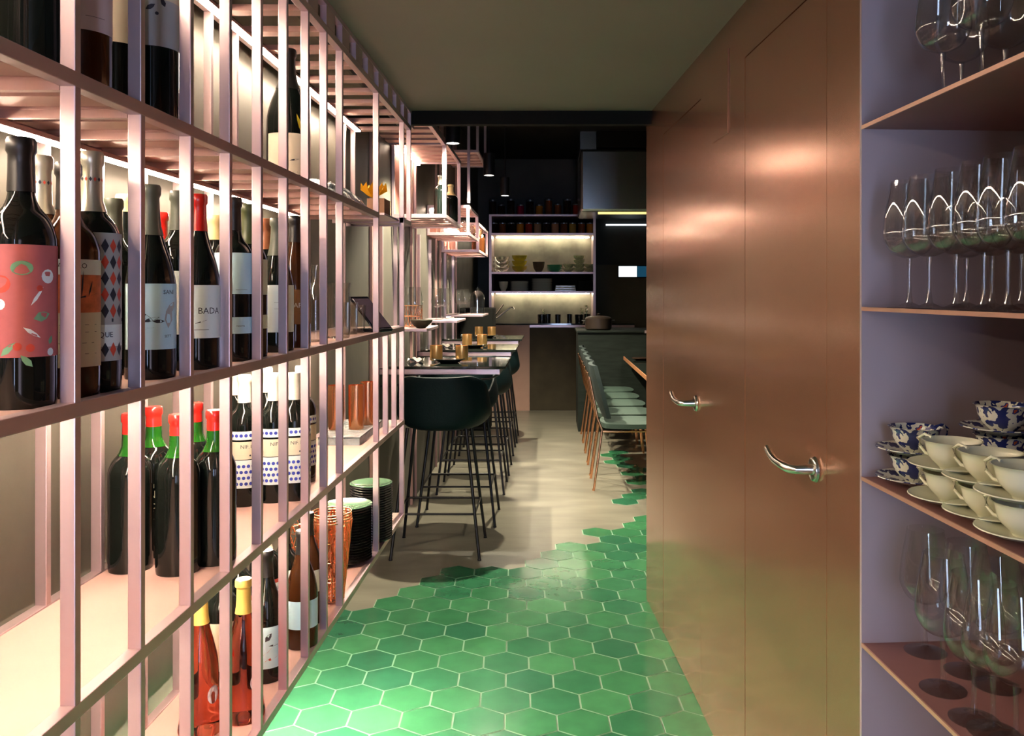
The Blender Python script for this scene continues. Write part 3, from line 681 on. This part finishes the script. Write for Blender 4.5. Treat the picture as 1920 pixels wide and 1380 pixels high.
def make_stool(label):
    t = thing('bar_stool', label, 'bar stool', (0, 0, 0), 0, 'dark bar stools at the bar tables')
    # shell: open at +y, back at -y
    bm = NB(); NA, NH = 32, 9; grid = []
    for j in range(NH):
        row = []; v = j / (NH - 1)
        for i in range(NA + 1):
            a = -PI * .98 + (2 * PI * .98) * i / NA       # 0 = back (-y)
            s = abs(a) / PI; top = .285 * (1 - max(0, (s - .28) / .5) ** 1.2 * .75) if s < .78 else .285 * .25
            top = max(top, .07)
            rx = .17 + .075 * math.sin(min(v * 2.6, 1) * PI / 2) - .055 * max(0, v - .45) / .55 * (1 if s < .35 else .4)
            ry = .19 + .03 * v
            x = rx * math.sin(a); y = -ry * math.cos(a); sq = (abs(math.sin(a)) ** .75) * (1 if math.sin(a) > 0 else -1)
            row.append(bm.verts.new((rx * sq + .02, y, .675 + top * v + .02 * (1 - v) * 0)))
        grid.append(row)
    for A, Bq in zip(grid, grid[1:]):
        for i in range(NA): bm.faces.new((A[i], A[i + 1], Bq[i + 1], Bq[i]))
    bm.faces.new(grid[0]); ring = grid[0]
    bmesh.ops.remove_doubles(bm, verts=bm.verts[:], dist=.0005)
    bmesh.ops.recalc_face_normals(bm, faces=bm.faces[:]); bmesh.ops.solidify(bm, geom=bm.faces[:], thickness=-.018)
    o = obj('seat_shell', bm, 'teal_shell', t, smooth=True); sb = o.modifiers.new('sub', 'SUBSURF'); sb.levels = 1; sb.render_levels = 1
    bm = NB(); lathe(bm, [(0, .70), (.17, .70), (.18, .715), (.17, .735), (0, .742)], 30); obj('seat_cushion', bm, 'cushion', t, smooth=True)
    for sx in (-1, 1):
        for sy in (-1, 1):
            bm = NB(); tube(bm, [(sx * .155, sy * .13, .68), (sx * .232, sy * .205, .006)], [.0095, .008], 10); tube(bm, [(sx * .232, sy * .205, 0), (sx * .232, sy * .205, .008)], .010, 10)
            obj('leg', bm, 'black_metal', t, smooth=True)
    bm = NB(); q = lambda sx, sy, z: (sx * (.155 + .077 * (.68 - z) / .674), sy * (.13 + .075 * (.68 - z) / .674), z)
    for z, prs in ((.235, (((-1, -1), (1, -1)), ((-1, 1), (1, 1)), ((-1, -1), (-1, 1)), ((1, -1), (1, 1)))),):
        for a, b in prs: tube(bm, [q(*a, z), q(*b, z)], .006, 8)
    obj('footrest', bm, 'black_metal', t, smooth=True); return t
st0 = make_stool('dark teal shell bar stool nearest the camera, its back turned to us'); st0.location = (-.60, 4.66, 0)
for x, y, rz, lab in ((-.56, 5.21 + .08, PI, 'dark bar stool on the far side of the nearest bar table, facing us'), (-.55, 6.10, 0, 'dark bar stool on the near side of the second bar table'), (-.545, 6.72, PI, 'dark bar stool on the far side of the second bar table'), (-.545, 7.50, 0, 'dark bar stool on the near side of the farthest bar table'), (-.54, 8.12, PI, 'dark bar stool on the far side of the farthest bar table')):
    dup(st0, (x, y, 0), lab, rz)

def mug(x, y, z, label):
    bm = NB(); r, h = .036, .085
    lathe(bm, [(0, 0), (r * .93, 0), (r, .004), (r, h), (r - .0018, h), (r - .002, .006), (0, .006)], 32); o = obj('brass_tumbler', bm, 'brass', smooth=True, loc=(x, y, z)); tag(o, label, 'tumbler', 'shiny copper-gold tumblers on the bar tables')
def table_set(k, Y, cx, m, w_):
    x = PX(cx, Y); r = .10
    bm = NB(); lathe(bm, [(0, 0), (.05, 0), (.06, .004), (r, .022), (r - .002, .025), (.055, .009), (0, .008)], 36)
    o = obj('black_plate', bm, 'black_ceramic', smooth=True, loc=(x, Y, 1.0005)); tag(o, 'black plate under two copper-gold tumblers on the %s bar table' % w_, 'plate', 'black plates on the bar tables')
    mug(PX(m[0], Y + .03), Y + .03, 1.012, 'copper-gold tumbler on the left of the plate, %s bar table' % w_); mug(PX(m[1], Y), Y, 1.012, 'copper-gold tumbler on the right of the plate, %s bar table' % w_)
    bm = NB(); random.seed(k)
    bmesh.ops.create_grid(bm, x_segments=8, y_segments=8, size=.045)
    for v in bm.verts: v.co.z = .012 + .012 * math.sin(v.co.x * 90 + k) * math.cos(v.co.y * 80)
    bmesh.ops.solidify(bm, geom=bm.faces[:], thickness=.002)
    o = obj('napkin', bm, 'napkin', smooth=True, loc=(PX(cx - 62 + k * 12, Y + .05), Y + .05, 1.003)); tag(o, 'crumpled white napkin beside the plate on the %s bar table' % w_, 'napkin', 'napkins on the bar tables')
table_set(0, 4.85, 842, (818, 866), 'nearest'); table_set(1, 6.15, 888, (876, 904), 'second'); table_set(2, 7.5, 912, (898, 922), 'farthest')

def ledge(y0, y1, xr, w_):
    t = thing('wall_ledge', 'small pinkish glass-holding ledge on the left wall, %s of three' % w_, 'shelf', (0, 0, 0), 0, 'wall ledges above the bar tables')
    B1('board', 'rose_metal', t, XW, xr, y0, y1, 1.188, 1.204, bevel=.002)
    for y in (y0 + .02, y1 - .02): B1('upright', 'rose_metal', t, XW, XW + .02, y - .01, y + .01, 1.0 if False else .99, 1.80)
    bm = NB(); box(bm, XW + .022, XW + .032, y0 + .02, y1 - .02, 1.180, 1.186); obj('light_strip', bm, 'led_cool', t)
    return t
LG = ((4.58, 5.05, -.66, 'nearest'), (5.90, 6.50, -.64, 'second'), (7.40, 8.05, -.58, 'farthest'))
for a in LG: ledge(*a)
ZG = 1.2045
def sg(px, Y, lab): wg((PX(px, Y), Y, ZG), lab, 'wine glasses on the wall ledges', 1.0)
sg(766, 4.93, 'wine glass on the nearest wall ledge behind the copper basket')
sg(778, 4.98 - .22, 'wine glass at the front of the nearest wall ledge')
sg(820, 6.05, 'left wine glass on the second wall ledge'); sg(833, 6.3, 'right wine glass on the second wall ledge')
sg(861, 7.55, 'left wine glass on the farthest wall ledge'); sg(872, 7.7, 'right wine glass on the farthest wall ledge')
basket(PX(776, 4.86), 4.86, ZG, .055, .060, .09, 'low copper wire basket on the nearest wall ledge', rings=2, seg=12, wr=.0018) if False else None
t = thing('wire_caddy', 'round copper wire caddy on the nearest wall ledge', 'basket', (PX(771, 4.84), 4.84, ZG))
bm = NB()
for z in (.003, .06, .12): tube(bm, [(.062 * math.cos(a), .062 * math.sin(a), z) for a in [2 * PI * i / 16 for i in range(16)]], .0022, 6, True)
obj('ring', bm, 'copper', t, smooth=True); bm = NB()
for i in range(10): a = 2 * PI * i / 10; b = 2 * PI * (i + .5) / 10; tube(bm, [(.062 * math.cos(a), .062 * math.sin(a), .003), (.062 * math.cos(b), .062 * math.sin(b), .12)], .0018, 5); tube(bm, [(.062 * math.cos(a + .6), .062 * math.sin(a + .6), .003), (.062 * math.cos(b), .062 * math.sin(b), .12)], .0018, 5)
obj('wire', bm, 'copper', t)
bm = NB(); P = [(.022, 0), (.035, .010), (.055, .03), (.062, .045)]
lathe(bm, [(0, 0)] + smooth_prof(P) + [(.060, .046), (.05, .03), (.03, .012), (0, .008)], 32); o = obj('bowl', bm, ['cupboard'], smooth=True, loc=(PX(790, 4.66), 4.66, ZG)); tag(o, 'small dark bowl at the front corner of the nearest wall ledge', 'bowl')
bj = thing('bell_jar', 'glass bell jar with knob on the farthest wall ledge', 'bell jar', (PX(895, 7.72), 7.72, ZG))
bm = NB(); P = smooth_prof([(.065, .002), (.065, .14), (.055, .18), (.03, .205), (.010, .21)], 3); lathe(bm, P + [(0, .211), (0, .208)] + [(max(r - .002, 0), z - .002 if i < len(P) - 2 else z) for i, (r, z) in enumerate(P[::-1])], 32); obj('dome', bm, 'glass', bj, smooth=True)
bm = NB(); lathe(bm, smooth_prof([(0, .208), (.01, .212), (.016, .225), (.01, .238), (0, .241)], 2), 16); obj('knob', bm, 'glass', bj, smooth=True)
o = B1('coffee_machine', 'black', None, -.13, .13, -.12, .12, 0, .18, bevel=.01); o.location = (PX(900, 8.45), 8.45, 1.0)
bpy.data.objects.remove(o)
t = thing('storage_box', 'black box standing on the wall bracket beyond the farthest ledge', 'box', (XW + .16, 8.8, 0))
B1('casing', 'black', t, -.15, .19, -.2, .2, .93, 1.24, bevel=.008); B1('plinth', 'black', t, -.15, .15, -.18, .18, 0, .93)

# hanging box frames
def frame_box(y0, y1, z0, z1, xr, label, slats=True, strip=True, back=True, group='rose metal box frames hung on the left wall'):
    t = thing('hanging_frame', label, 'shelf frame', (0, 0, 0), 0, group); s = .022
    for y in (y0, y1 - s):
        B1('post', 'rose_metal', t, xr - s, xr, y, y + s, z0, z1, bevel=.001); B1('post', 'rose_metal', t, XW, XW + s, y, y + s, z0, z1, bevel=.001)
        for z in (z0, z1 - s): B1('rail', 'rose_metal', t, XW + s, xr - s, y, y + s, z, z + s, bevel=.001)
    for z in (z0, z1 - s):
        B1('rail', 'rose_metal', t, xr - s, xr, y0 + s, y1 - s, z, z + s, bevel=.001)
        if slats:
            n = int((y1 - y0) / .15)
            for i in range(n): yy = y0 + s + (y1 - y0 - 2 * s) * (i + .15) / n; B1('slat', 'slat_metal', t, XW, xr - s, yy, yy + .09, z + .004, z + .016)
    if back: B1('back_board', 'brick_panel', t, XW, XW + .006, y0, y1, z0, z1)
    if strip: B1('light_strip', 'led_soft', t, XW + .03, XW + .05, y0 + .03, y1 - .03, z1 - .034, z1 - .026)
    return t
frame_box(4.93, 5.75, 1.83, 2.285, -.60, 'nearest rose box frame, lit inside, holding the green bottle')
frame_box(6.36, 7.16, 1.825, 2.05, -.60, 'second rose box frame lower on the wall behind the green bottle')
frame_box(7.22, 8.28, 1.74, 1.99, -.60, 'third rose box frame, the farthest of the lit ones', strip=True)
frame_box(4.25, 4.91, 2.245, 2.285, -.60, 'flat slatted frame in front of the nearest box frame, just behind the beam', strip=False, back=False)
frame_box(7.2, 8.07, 2.58, 3.10, -.60, 'tall open frame hanging from the ceiling above the second box', strip=False, back=False)
bm = NB(); box(bm, -.61, -.59, 6.30, 6.32, 2.06, 3.1); box(bm, XW, XW + .015, 5.3, 5.32, 0, 1.79); struct('trim_4', bm, 'rose_metal')
bm = NB()
for y in (4.35, 4.47, 5.62, 5.80, 6.84, 7.1, 8.3): box(bm, XW, XW + .014, y, y + .02, 0, 3.1)
struct('trim_5', bm, 'slat_metal')
bottle(PX(826, 5.15), 5.15, 1.853, 'green bottle with silver capsule in the nearest box frame', 'bordeaux', h=.25, r=.040, glass='bottle_glass', cap='cap_silver', caph=.22)
bottle(PX(845, 5.50), 5.50, 1.853, 'dark green bottle behind the silver-capped one in the nearest box frame', 'bordeaux', h=.24, r=.046, glass='bottle_glass', cap='cap_cream', caph=.3)
for k, (px, Y) in enumerate(((872, 6.6), (882, 6.95))):
    carafe(PX(px, Y), Y, 1.847, 'squat clear jar in the second box frame, %s' % ('left', 'right')[k], [(.035, 0), (.042, .02), (.042, .06), (.025, .09), (.028, .11)], name='glass_jar', cat='jar')
for k, (px, Y) in enumerate(((892, 7.5), (902, 7.9))):
    bottle(PX(px, Y), Y, 1.762, 'small brown bottle in the third box frame, %s' % ('nearer one', 'farther one')[k], 'bordeaux', h=.22, r=.035, glass='bottle_amber', cap='cap_cream', caph=.3)

# spot lamps above the tables
def spot(x, y, z, lab, power):
    t = thing('spot_lamp', lab, 'lamp', (x, y, z), 0, 'black cylinder spot lamps over the tables')
    bm = NB(); lathe(bm, [(0, .16), (.042, .16), (.042, 0), (.036, 0), (.036, .02), (0, .02)], 28); obj('housing', bm, 'black_metal', t, smooth=True)
    bm = NB(); lathe(bm, [(0, .012), (.035, .012), (.035, .018), (0, .018)], 24); obj('lens', bm, 'lamp_glow', t)
    bm = NB(); tube(bm, [(0, 0, .16), (0, 0, 3.1 - z)], .006, 8); obj('cable', bm, 'black_metal', t)
    l = bpy.data.lights.new('spot_light', 'SPOT'); l.energy = power; l.spot_size = math.radians(125); l.spot_blend = .5; l.color = (1, .90, .70); l.shadow_soft_size = .015
    lo = bpy.data.objects.new('spot_light', l); COL.objects.link(lo); lo.parent = t; lo.location = (0, 0, .006)
spot(PX(849, 4.86), 4.86, PZ(269, 4.86), 'black cylinder spot lamp over the nearest bar table', 380)
spot(PX(917, 6.2), 6.2, PZ(329, 6.2), 'black cylinder spot lamp over the second bar table', 340)
spot(-.40, 7.6, 2.26, 'black cylinder spot lamp over the farthest bar table', 420)
spot(.95, 6.6, 2.26, 'black cylinder spot lamp over the dining table', 170)

# ---------------------------------------------------------------- dining chairs and table on the right
def make_chair(label):
    t = thing('dining_chair', label, 'chair', (0, 0, 0), 0, 'green cushioned copper-legged dining chairs')   # faces +x, origin under seat centre
    bm = NB(); bmesh.ops.create_cube(bm, size=1); bmesh.ops.subdivide_edges(bm, edges=bm.edges[:], cuts=6, use_grid_fill=True)
    for v in bm.verts:
        x, y, z = v.co; d = max(abs(x), abs(y)) * 2; k = 1 - .16 * (2 * abs(x) * 2 * abs(y)) ** 2
        v.co = Vector((x * .44 * k, y * .43 * k, .452 + z * .055 * (1 - .4 * d ** 4)))
    obj('seat', bm, 'cushion_seat', t, smooth=True)
    bm = NB(); bmesh.ops.create_cube(bm, size=1); bmesh.ops.subdivide_edges(bm, edges=bm.edges[:], cuts=6, use_grid_fill=True)
    for v in bm.verts:
        x, y, z = v.co; h = z + .5; d = max(abs(y), abs(z)) * 2; k = 1 - .14 * (2 * abs(y) * 2 * abs(z)) ** 2
        v.co = Vector((-.19 - .10 * h - .03 * math.sin(h * PI) * 0 + x * .05 * (1 - .4 * d ** 4) + .05 * (2 * y) ** 2 * .5, y * .43 * k, .505 + h * .375))
    obj('backrest', bm, 'cushion', t, smooth=True)
    for sy in (-1, 1):
        bm = NB(); tube(bm, [(-.335 + .03, sy * .17, .80), (-.245, sy * .18, .50), (-.215, sy * .185, .43), (-.275, sy * .20, .006)], .0085, 10); tube(bm, [(-.276, sy * .20, 0), (-.276, sy * .20, .012)], .010, 10); obj('leg', bm, 'copper', t, smooth=True)
        bm = NB(); tube(bm, [(.19, sy * .18, .42), (.23, sy * .20, .0)], .0085, 10); obj('leg', bm, 'copper', t, smooth=True)
    bm = NB(); tube(bm, [(-.215, -.185, .415), (.19, -.18, .415), (.19, .18, .415), (-.215, .185, .415)], .007, 8, True); obj('seat_frame', bm, 'copper', t, smooth=True)
    return t
ch0 = make_chair('green cushioned dining chair with copper legs, nearest of the row'); xs = .31 + .275; ch0.location = (xs, 6.22, 0)
for k in range(1, 5): dup(ch0, (xs, 6.22 + .5 * k, 0), 'green cushioned dining chair with copper legs, %s in the row' % ('second', 'third', 'fourth', 'farthest')[k - 1])
t = thing('dining_table', 'dark dining table with copper-brown edge at the right of the chairs', 'table', (0, 0, 0))
B1('tabletop', 'table_black', t, .74, 1.5, 5.95, 8.5, .735, .76, bevel=.003)
B1('edge_band', 'wood_edge', t, .732, .74, 5.95, 8.5, .73, .762)
for x in (.95, 1.3):
    for y in (6.2, 8.2): B1('leg', 'black_metal', t, x, x + .05, y, y + .05, 0, .735)
bm = NB(); lathe(bm, [(0, 0), (.05, 0), (.09, .02), (.088, .022), (0, .008)], 28); o = obj('side_plate', bm, 'copper_pale', smooth=True, loc=(.86, 8.05, .761)); tag(o, 'copper plate on the edge of the dining table', 'plate')

# ---------------------------------------------------------------- kitchen at the back
t = thing('kitchen_counter', 'kitchen counter with pink end panel and dark cupboard under a black worktop', 'counter', (0, 0, 0)); YK = 10.1
B1('worktop', 'table_black', t, XW + .004, 1.0, YK - .02, 10.88, 1.015, 1.03)
B1('front_edge', 'rose_metal', t, PX(993, YK), 1.0, YK - .015, YK - .005, .985, 1.012)
B1('end_panel', 'pink_panel', t, -.9, PX(993, YK), YK, YK + .03, 0, 1.012)
B1('cupboard', 'cupboard', t, PX(993, YK) + .002, 1.0, YK + .01, 10.8, 0, .98)
t = thing('kitchen_island', 'dark island counter in front of the kitchen at the right', 'counter', (0, 0, 0))
B1('worktop', 'island', t, .27, 1.35, 8.55, 9.3, .995, 1.015, bevel=.003); B1('body', 'island', t, .285, 1.35, 8.57, 9.28, 0, .995)
B1('edge_trim', 'rose_metal', t, .95, 1.35, 8.545, 8.555, .99, 1.018)
ku = thing('kitchen_shelf', 'tall rose framed kitchen shelf unit with two light strips on the back wall', 'shelving', (0, 0, 0)); YS = 10.35
XL, XR = PX(917, YS), PX(1117, YS)
for x in (XL, XR - .03): B1('upright', 'rose_metal', ku, x, x + .03, YS, 10.84, 1.03, PZ(402, YS))
KZ = [PZ(402, YS), PZ(437, YS), PZ(510, YS), PZ(546, YS)]
for z in KZ: B1('shelf', 'rose_metal', ku, XL + .03, XR - .03, YS, 10.84, z - .022, z)
B1('back_board', 'kitchen_plaster', ku, XL + .03, XR - .03, 10.84, 10.86, 1.03, KZ[1] - .022)
B1('back_board', 'black', ku, XL + .03, XR - .03, 10.82, 10.838, KZ[1], KZ[0] - .022); B1('back_board', 'black', ku, XL + .03, XR - .03, 10.82, 10.838, KZ[3], KZ[2] - .022)
for z in (KZ[1], KZ[3]): B1('light_strip', 'led_cool', ku, XL + .06, XR - .06, 10.76, 10.79, z - .034, z - .024)
def jar(px, z, h, r, m, lab, tall=False, g=None, Y=10.5):
    t = thing('spice_jar', lab, 'jar', (PX(px, Y), Y, z), 0, g)
    bm = NB(); lathe(bm, [(0, 0), (r, 0), (r, h * .86), (r * .9, h * .92), (0, h * .92)], 20); obj('glass_body', bm, m, t, smooth=True)
    bm = NB(); lathe(bm, [(r * .9, h * .88), (r * .98, h * .9), (r * .98, h), (0, h)], 20); obj('lid', bm, 'jar_lid', t, smooth=True)
cols = dict(jar_dark='near-black', jar_crimson='crimson', jar_orange='orange', jar_brown='brown', jar_red='dark red', jar_tan='tan', jar_ochre='ochre')
ORD = ('first', 'second', 'third', 'fourth', 'fifth', 'sixth', 'seventh', 'eighth', 'ninth', 'tenth', 'eleventh', 'twelfth')
for k, (px, h, m) in enumerate(((924, .19, 'jar_dark'), (940, .13, 'jar_dark'), (958, .20, 'jar_dark'), (976, .13, 'jar_crimson'), (994, .19, 'jar_dark'), (1011, .13, 'jar_orange'), (1029, .20, 'jar_brown'), (1046, .14, 'jar_brown'), (1064, .20, 'jar_dark'), (1080, .14, 'jar_red'), (1097, .12, 'jar_dark'))):
    jar(px, KZ[0], h, .045, m, '%s %s jar on top of the kitchen shelf, %s from the left' % ('tall' if h > .16 else 'short', cols[m], ORD[k]), g='jars standing on top of the kitchen shelf')
for k, m in enumerate(('jar_dark', 'jar_brown', 'jar_dark', 'jar_orange', 'jar_red', 'jar_tan', 'jar_dark', 'jar_tan', 'jar_brown', 'jar_ochre', 'jar_brown', 'jar_orange')):
    jar(926 + k * 16.4, KZ[1], .135, .046, m, '%s spice jar inside the top compartment, %s from the left' % (cols[m], ORD[k]), g='spice jars in the top compartment')
def bowl(px, z, r, h, m, lab, g=None, Y=10.55, name='bowl', thick=.004):
    P = smooth_prof([(r * .45, 0), (r * .5, h * .08), (r * .85, h * .45), (r, h)], 3); bm = NB()
    lathe(bm, [(0, 0)] + P + [(q - thick, zz) for q, zz in P[::-1]][:-2] + [(0, h * .15)], 28); o = obj(name, bm, m, smooth=True, loc=(PX(px, Y), Y, z)); return tag(o, lab, 'bowl', g)
for k in range(3): bowl(940, KZ[2] + k * .055, .105, .085, 'glass', 'clear glass bowl, %s of the pile of three at the left of the kitchen shelf' % ('bottom', 'middle', 'top')[k], 'glass bowls on the kitchen shelf')
for k in range(3): bowl(974, KZ[2] + k * .066, .095, .075, 'yellow_glaze', 'yellow glazed bowl, %s of the pile of three' % ('bottom', 'middle', 'top')[k], 'yellow bowls on the kitchen shelf')
bowl(1010, KZ[2], .075, .13, 'cupboard', 'dark brown pot between the yellow bowls and the green dishes', name='pot')
for k in range(3): bowl(1040, KZ[2] + k * .022, .10, .05, 'green_glaze', 'green glazed dish, %s of three beside the dark pot' % ('bottom', 'middle', 'top')[k], 'green dishes on the kitchen shelf', Y=10.6)
k = 0
for px in (1066, 1086, 1106):
    for j in range(2 if px != 1086 else 4):
        bowl(px, KZ[2] + j * .05, .07, .052, 'pale_glaze', 'speckled pale green bowl, %s level of the %s pile' % (('bottom', 'second', 'third', 'top')[j], {1066: 'left', 1086: 'middle', 1106: 'right'}[px]), 'speckled pale green bowls', Y=10.5); k += 1
bowl(944, KZ[3], .058, .12, 'cream_ceramic', 'cream cup at the left of the white crockery shelf', name='cup')
plates(974, 10.55, 10, .115, 'the narrower kitchen stack', 'white_ceramic', 'white_ceramic', KZ[3], .012, .016, kind='white side plate')
plates(1016, 10.55, 12, .13, 'the wider kitchen stack', 'white_ceramic', 'white_ceramic', KZ[3], .0125, .016, kind='large white plate')
for k in range(3): o = B1('folded_cloth', 'cream_ceramic', None, -.13 + .004 * k, .13 - .004 * k, -.09, .09, 0, .024, bevel=.008); o.location = (PX(1060, 10.55), 10.55, KZ[3] + k * .0245); tag(o, 'folded cream cloth, %s of three on the crockery shelf' % ('bottom', 'middle', 'top')[k], 'cloth', 'folded cloths on the kitchen shelf')
o = B1('storage_tin', 'black', None, -.09, .09, -.1, .1, 0, .13, bevel=.01); o.location = (PX(1097, 10.55), 10.55, KZ[3]); tag(o, 'black storage tin at the right end of the crockery shelf', 'tin')
ft = thing('faucet', 'chrome kitchen mixer tap with slanting spout and lever', 'faucet', (PX(927, 10.4), 10.4, 1.03)); q = 10.4 / F
bm = NB(); tube(bm, [(0, 0, 0), (0, 0, .07)], .022, 14); obj('base', bm, 'chrome', ft, smooth=True)
bm = NB(); tube(bm, [(0, 0, .03), (.06, 0, .075), (.15, 0, .15), (.20, 0, .185), (.23, 0, .185), (.235, 0, .165)], .011, 10); obj('spout', bm, 'chrome', ft, smooth=True)
bm = NB(); tube(bm, [(0, 0, .07), (.05, 0, .14), (.11, 0, .22)], .007, 8); obj('lever', bm, 'chrome', ft, smooth=True)
for k, (px, r) in enumerate(((1016, .055), (1027, .04), (1046, .035), (1068, .035), (1086, .055), (1101, .04))):
    Y = 10.35 + .16 * (k % 2)
    bm = NB(); lathe(bm, [(0, 0), (r * .9, 0), (r, .10), (r - .004, .10), (r * .85, .01), (0, .01)], 22); o = obj('black_cup', bm, 'black_ceramic', smooth=True, loc=(PX(px, Y), Y, 1.0305)); tag(o, 'black cup on the kitchen worktop, %s from the left' % ORD[k], 'cup', 'black cups on the kitchen worktop')
for k, (px, n) in enumerate(((1018, 3), (1091, 4), (1099, 5))):
    Y = 10.35 + .0; t = thing('herb_sprig', ('pale herb sprig in the leftmost black cup', 'short white sprig in the black cups at the right', 'tall white sprig in the black cups at the right')[k], 'plant', (PX(px, Y), Y, 1.045))
    bm = NB(); tube(bm, [(0, 0, 0), (.005, 0, .12 + .03 * k)], .003, 6); obj('stem', bm, 'leaf_green', t)
    bm = NB(); random.seed(k + 20)
    for i in range(n * 3):
        a = random.uniform(0, 6.28); z = .09 + .03 * (i % (n)) * .7; l = .03
        vs = [bm.verts.new(Vector((math.cos(a) * x - math.sin(a) * y, math.sin(a) * x + math.cos(a) * y, z + zz))) for x, y, zz in ((0, 0, 0), (l * .5, .012, .012), (l, 0, .028), (l * .5, -.012, .012))]; bm.faces.new(vs)
    bmesh.ops.solidify(bm, geom=bm.faces[:], thickness=.001); obj('leaves', bm, 'cream_ceramic', t)
pt = thing('cooking_pot', 'dark cast cooking pot with lid and two handles on the island', 'pot', (PX(1122, 8.75), 8.75, 1.0155))
bm = NB(); lathe(bm, [(0, 0), (.12, 0), (.135, .015), (.138, .115), (.13, .115), (.12, .02), (0, .012)], 32); obj('body', bm, 'pot_iron', pt, smooth=True)
bm = NB(); lathe(bm, smooth_prof([(.137, .116), (.12, .132), (.06, .142), (.02, .145), (.012, .15), (.02, .165), (0, .17)], 2), 32); obj('lid', bm, 'pot_iron', pt, smooth=True)
for s in (-1, 1): bm = NB(); tube(bm, [(s * .135, -.03, .09), (s * .165, -.02, .095), (s * .165, .02, .095), (s * .135, .03, .09)], .006, 8); obj('handle', bm, 'black_metal', pt, smooth=True)
# extractor hood
YH = 9.0; hd = thing('extractor_hood', 'big curved stainless steel extractor hood above the island', 'extractor hood', (0, 0, 0))
B1('canopy', 'steel', hd, PX(1088, YH), 1.5, YH, YH + .9, PZ(397, YH), PZ(279, YH), bevel=.03)
B1('duct', 'steel', hd, PX(1088, YH), PX(1118, YH), YH + .02, YH + .9, PZ(279, YH), 3.1)
B1('duct_cover', 'black', hd, PX(1119, YH), 1.5, YH - .01, YH + .9, PZ(276, YH), 3.1)
B1('light_strip', 'hood_glow', hd, PX(1122, YH), 1.4, YH + .05, YH + .08, PZ(397, YH) - .02, PZ(397, YH) - .001)
MATS['led_cool'].name
bm = NB(); box(bm, PX(1117, 10.86) + .01, 2.2, 10.86, 10.9, 0, 1.75); struct('wall_back_dado', bm, 'olive_wall')
t = thing('wall_screen', 'small bright white screen with blue side panel on the back wall', 'screen', (0, 0, 0)); YY = 10.84
B1('casing', 'black', t, PX(1158, YY), PX(1215, YY), YY, YY + .06, PZ(521, YY), PZ(497, YY))
B1('display', 'screen_white', t, PX(1160, YY), PX(1194, YY), YY - .004, YY, PZ(519, YY), PZ(499, YY)); B1('side_display', 'screen_blue', t, PX(1195, YY), PX(1213, YY), YY - .004, YY, PZ(519, YY), PZ(499, YY))
o = B1('tube_light', 'screen_white', None, PX(1136, YY), PX(1215, YY), YY, YY + .02, PZ(423, YY), PZ(420, YY)); tag(o, 'thin white tube light on the back wall below the hood', 'lamp')
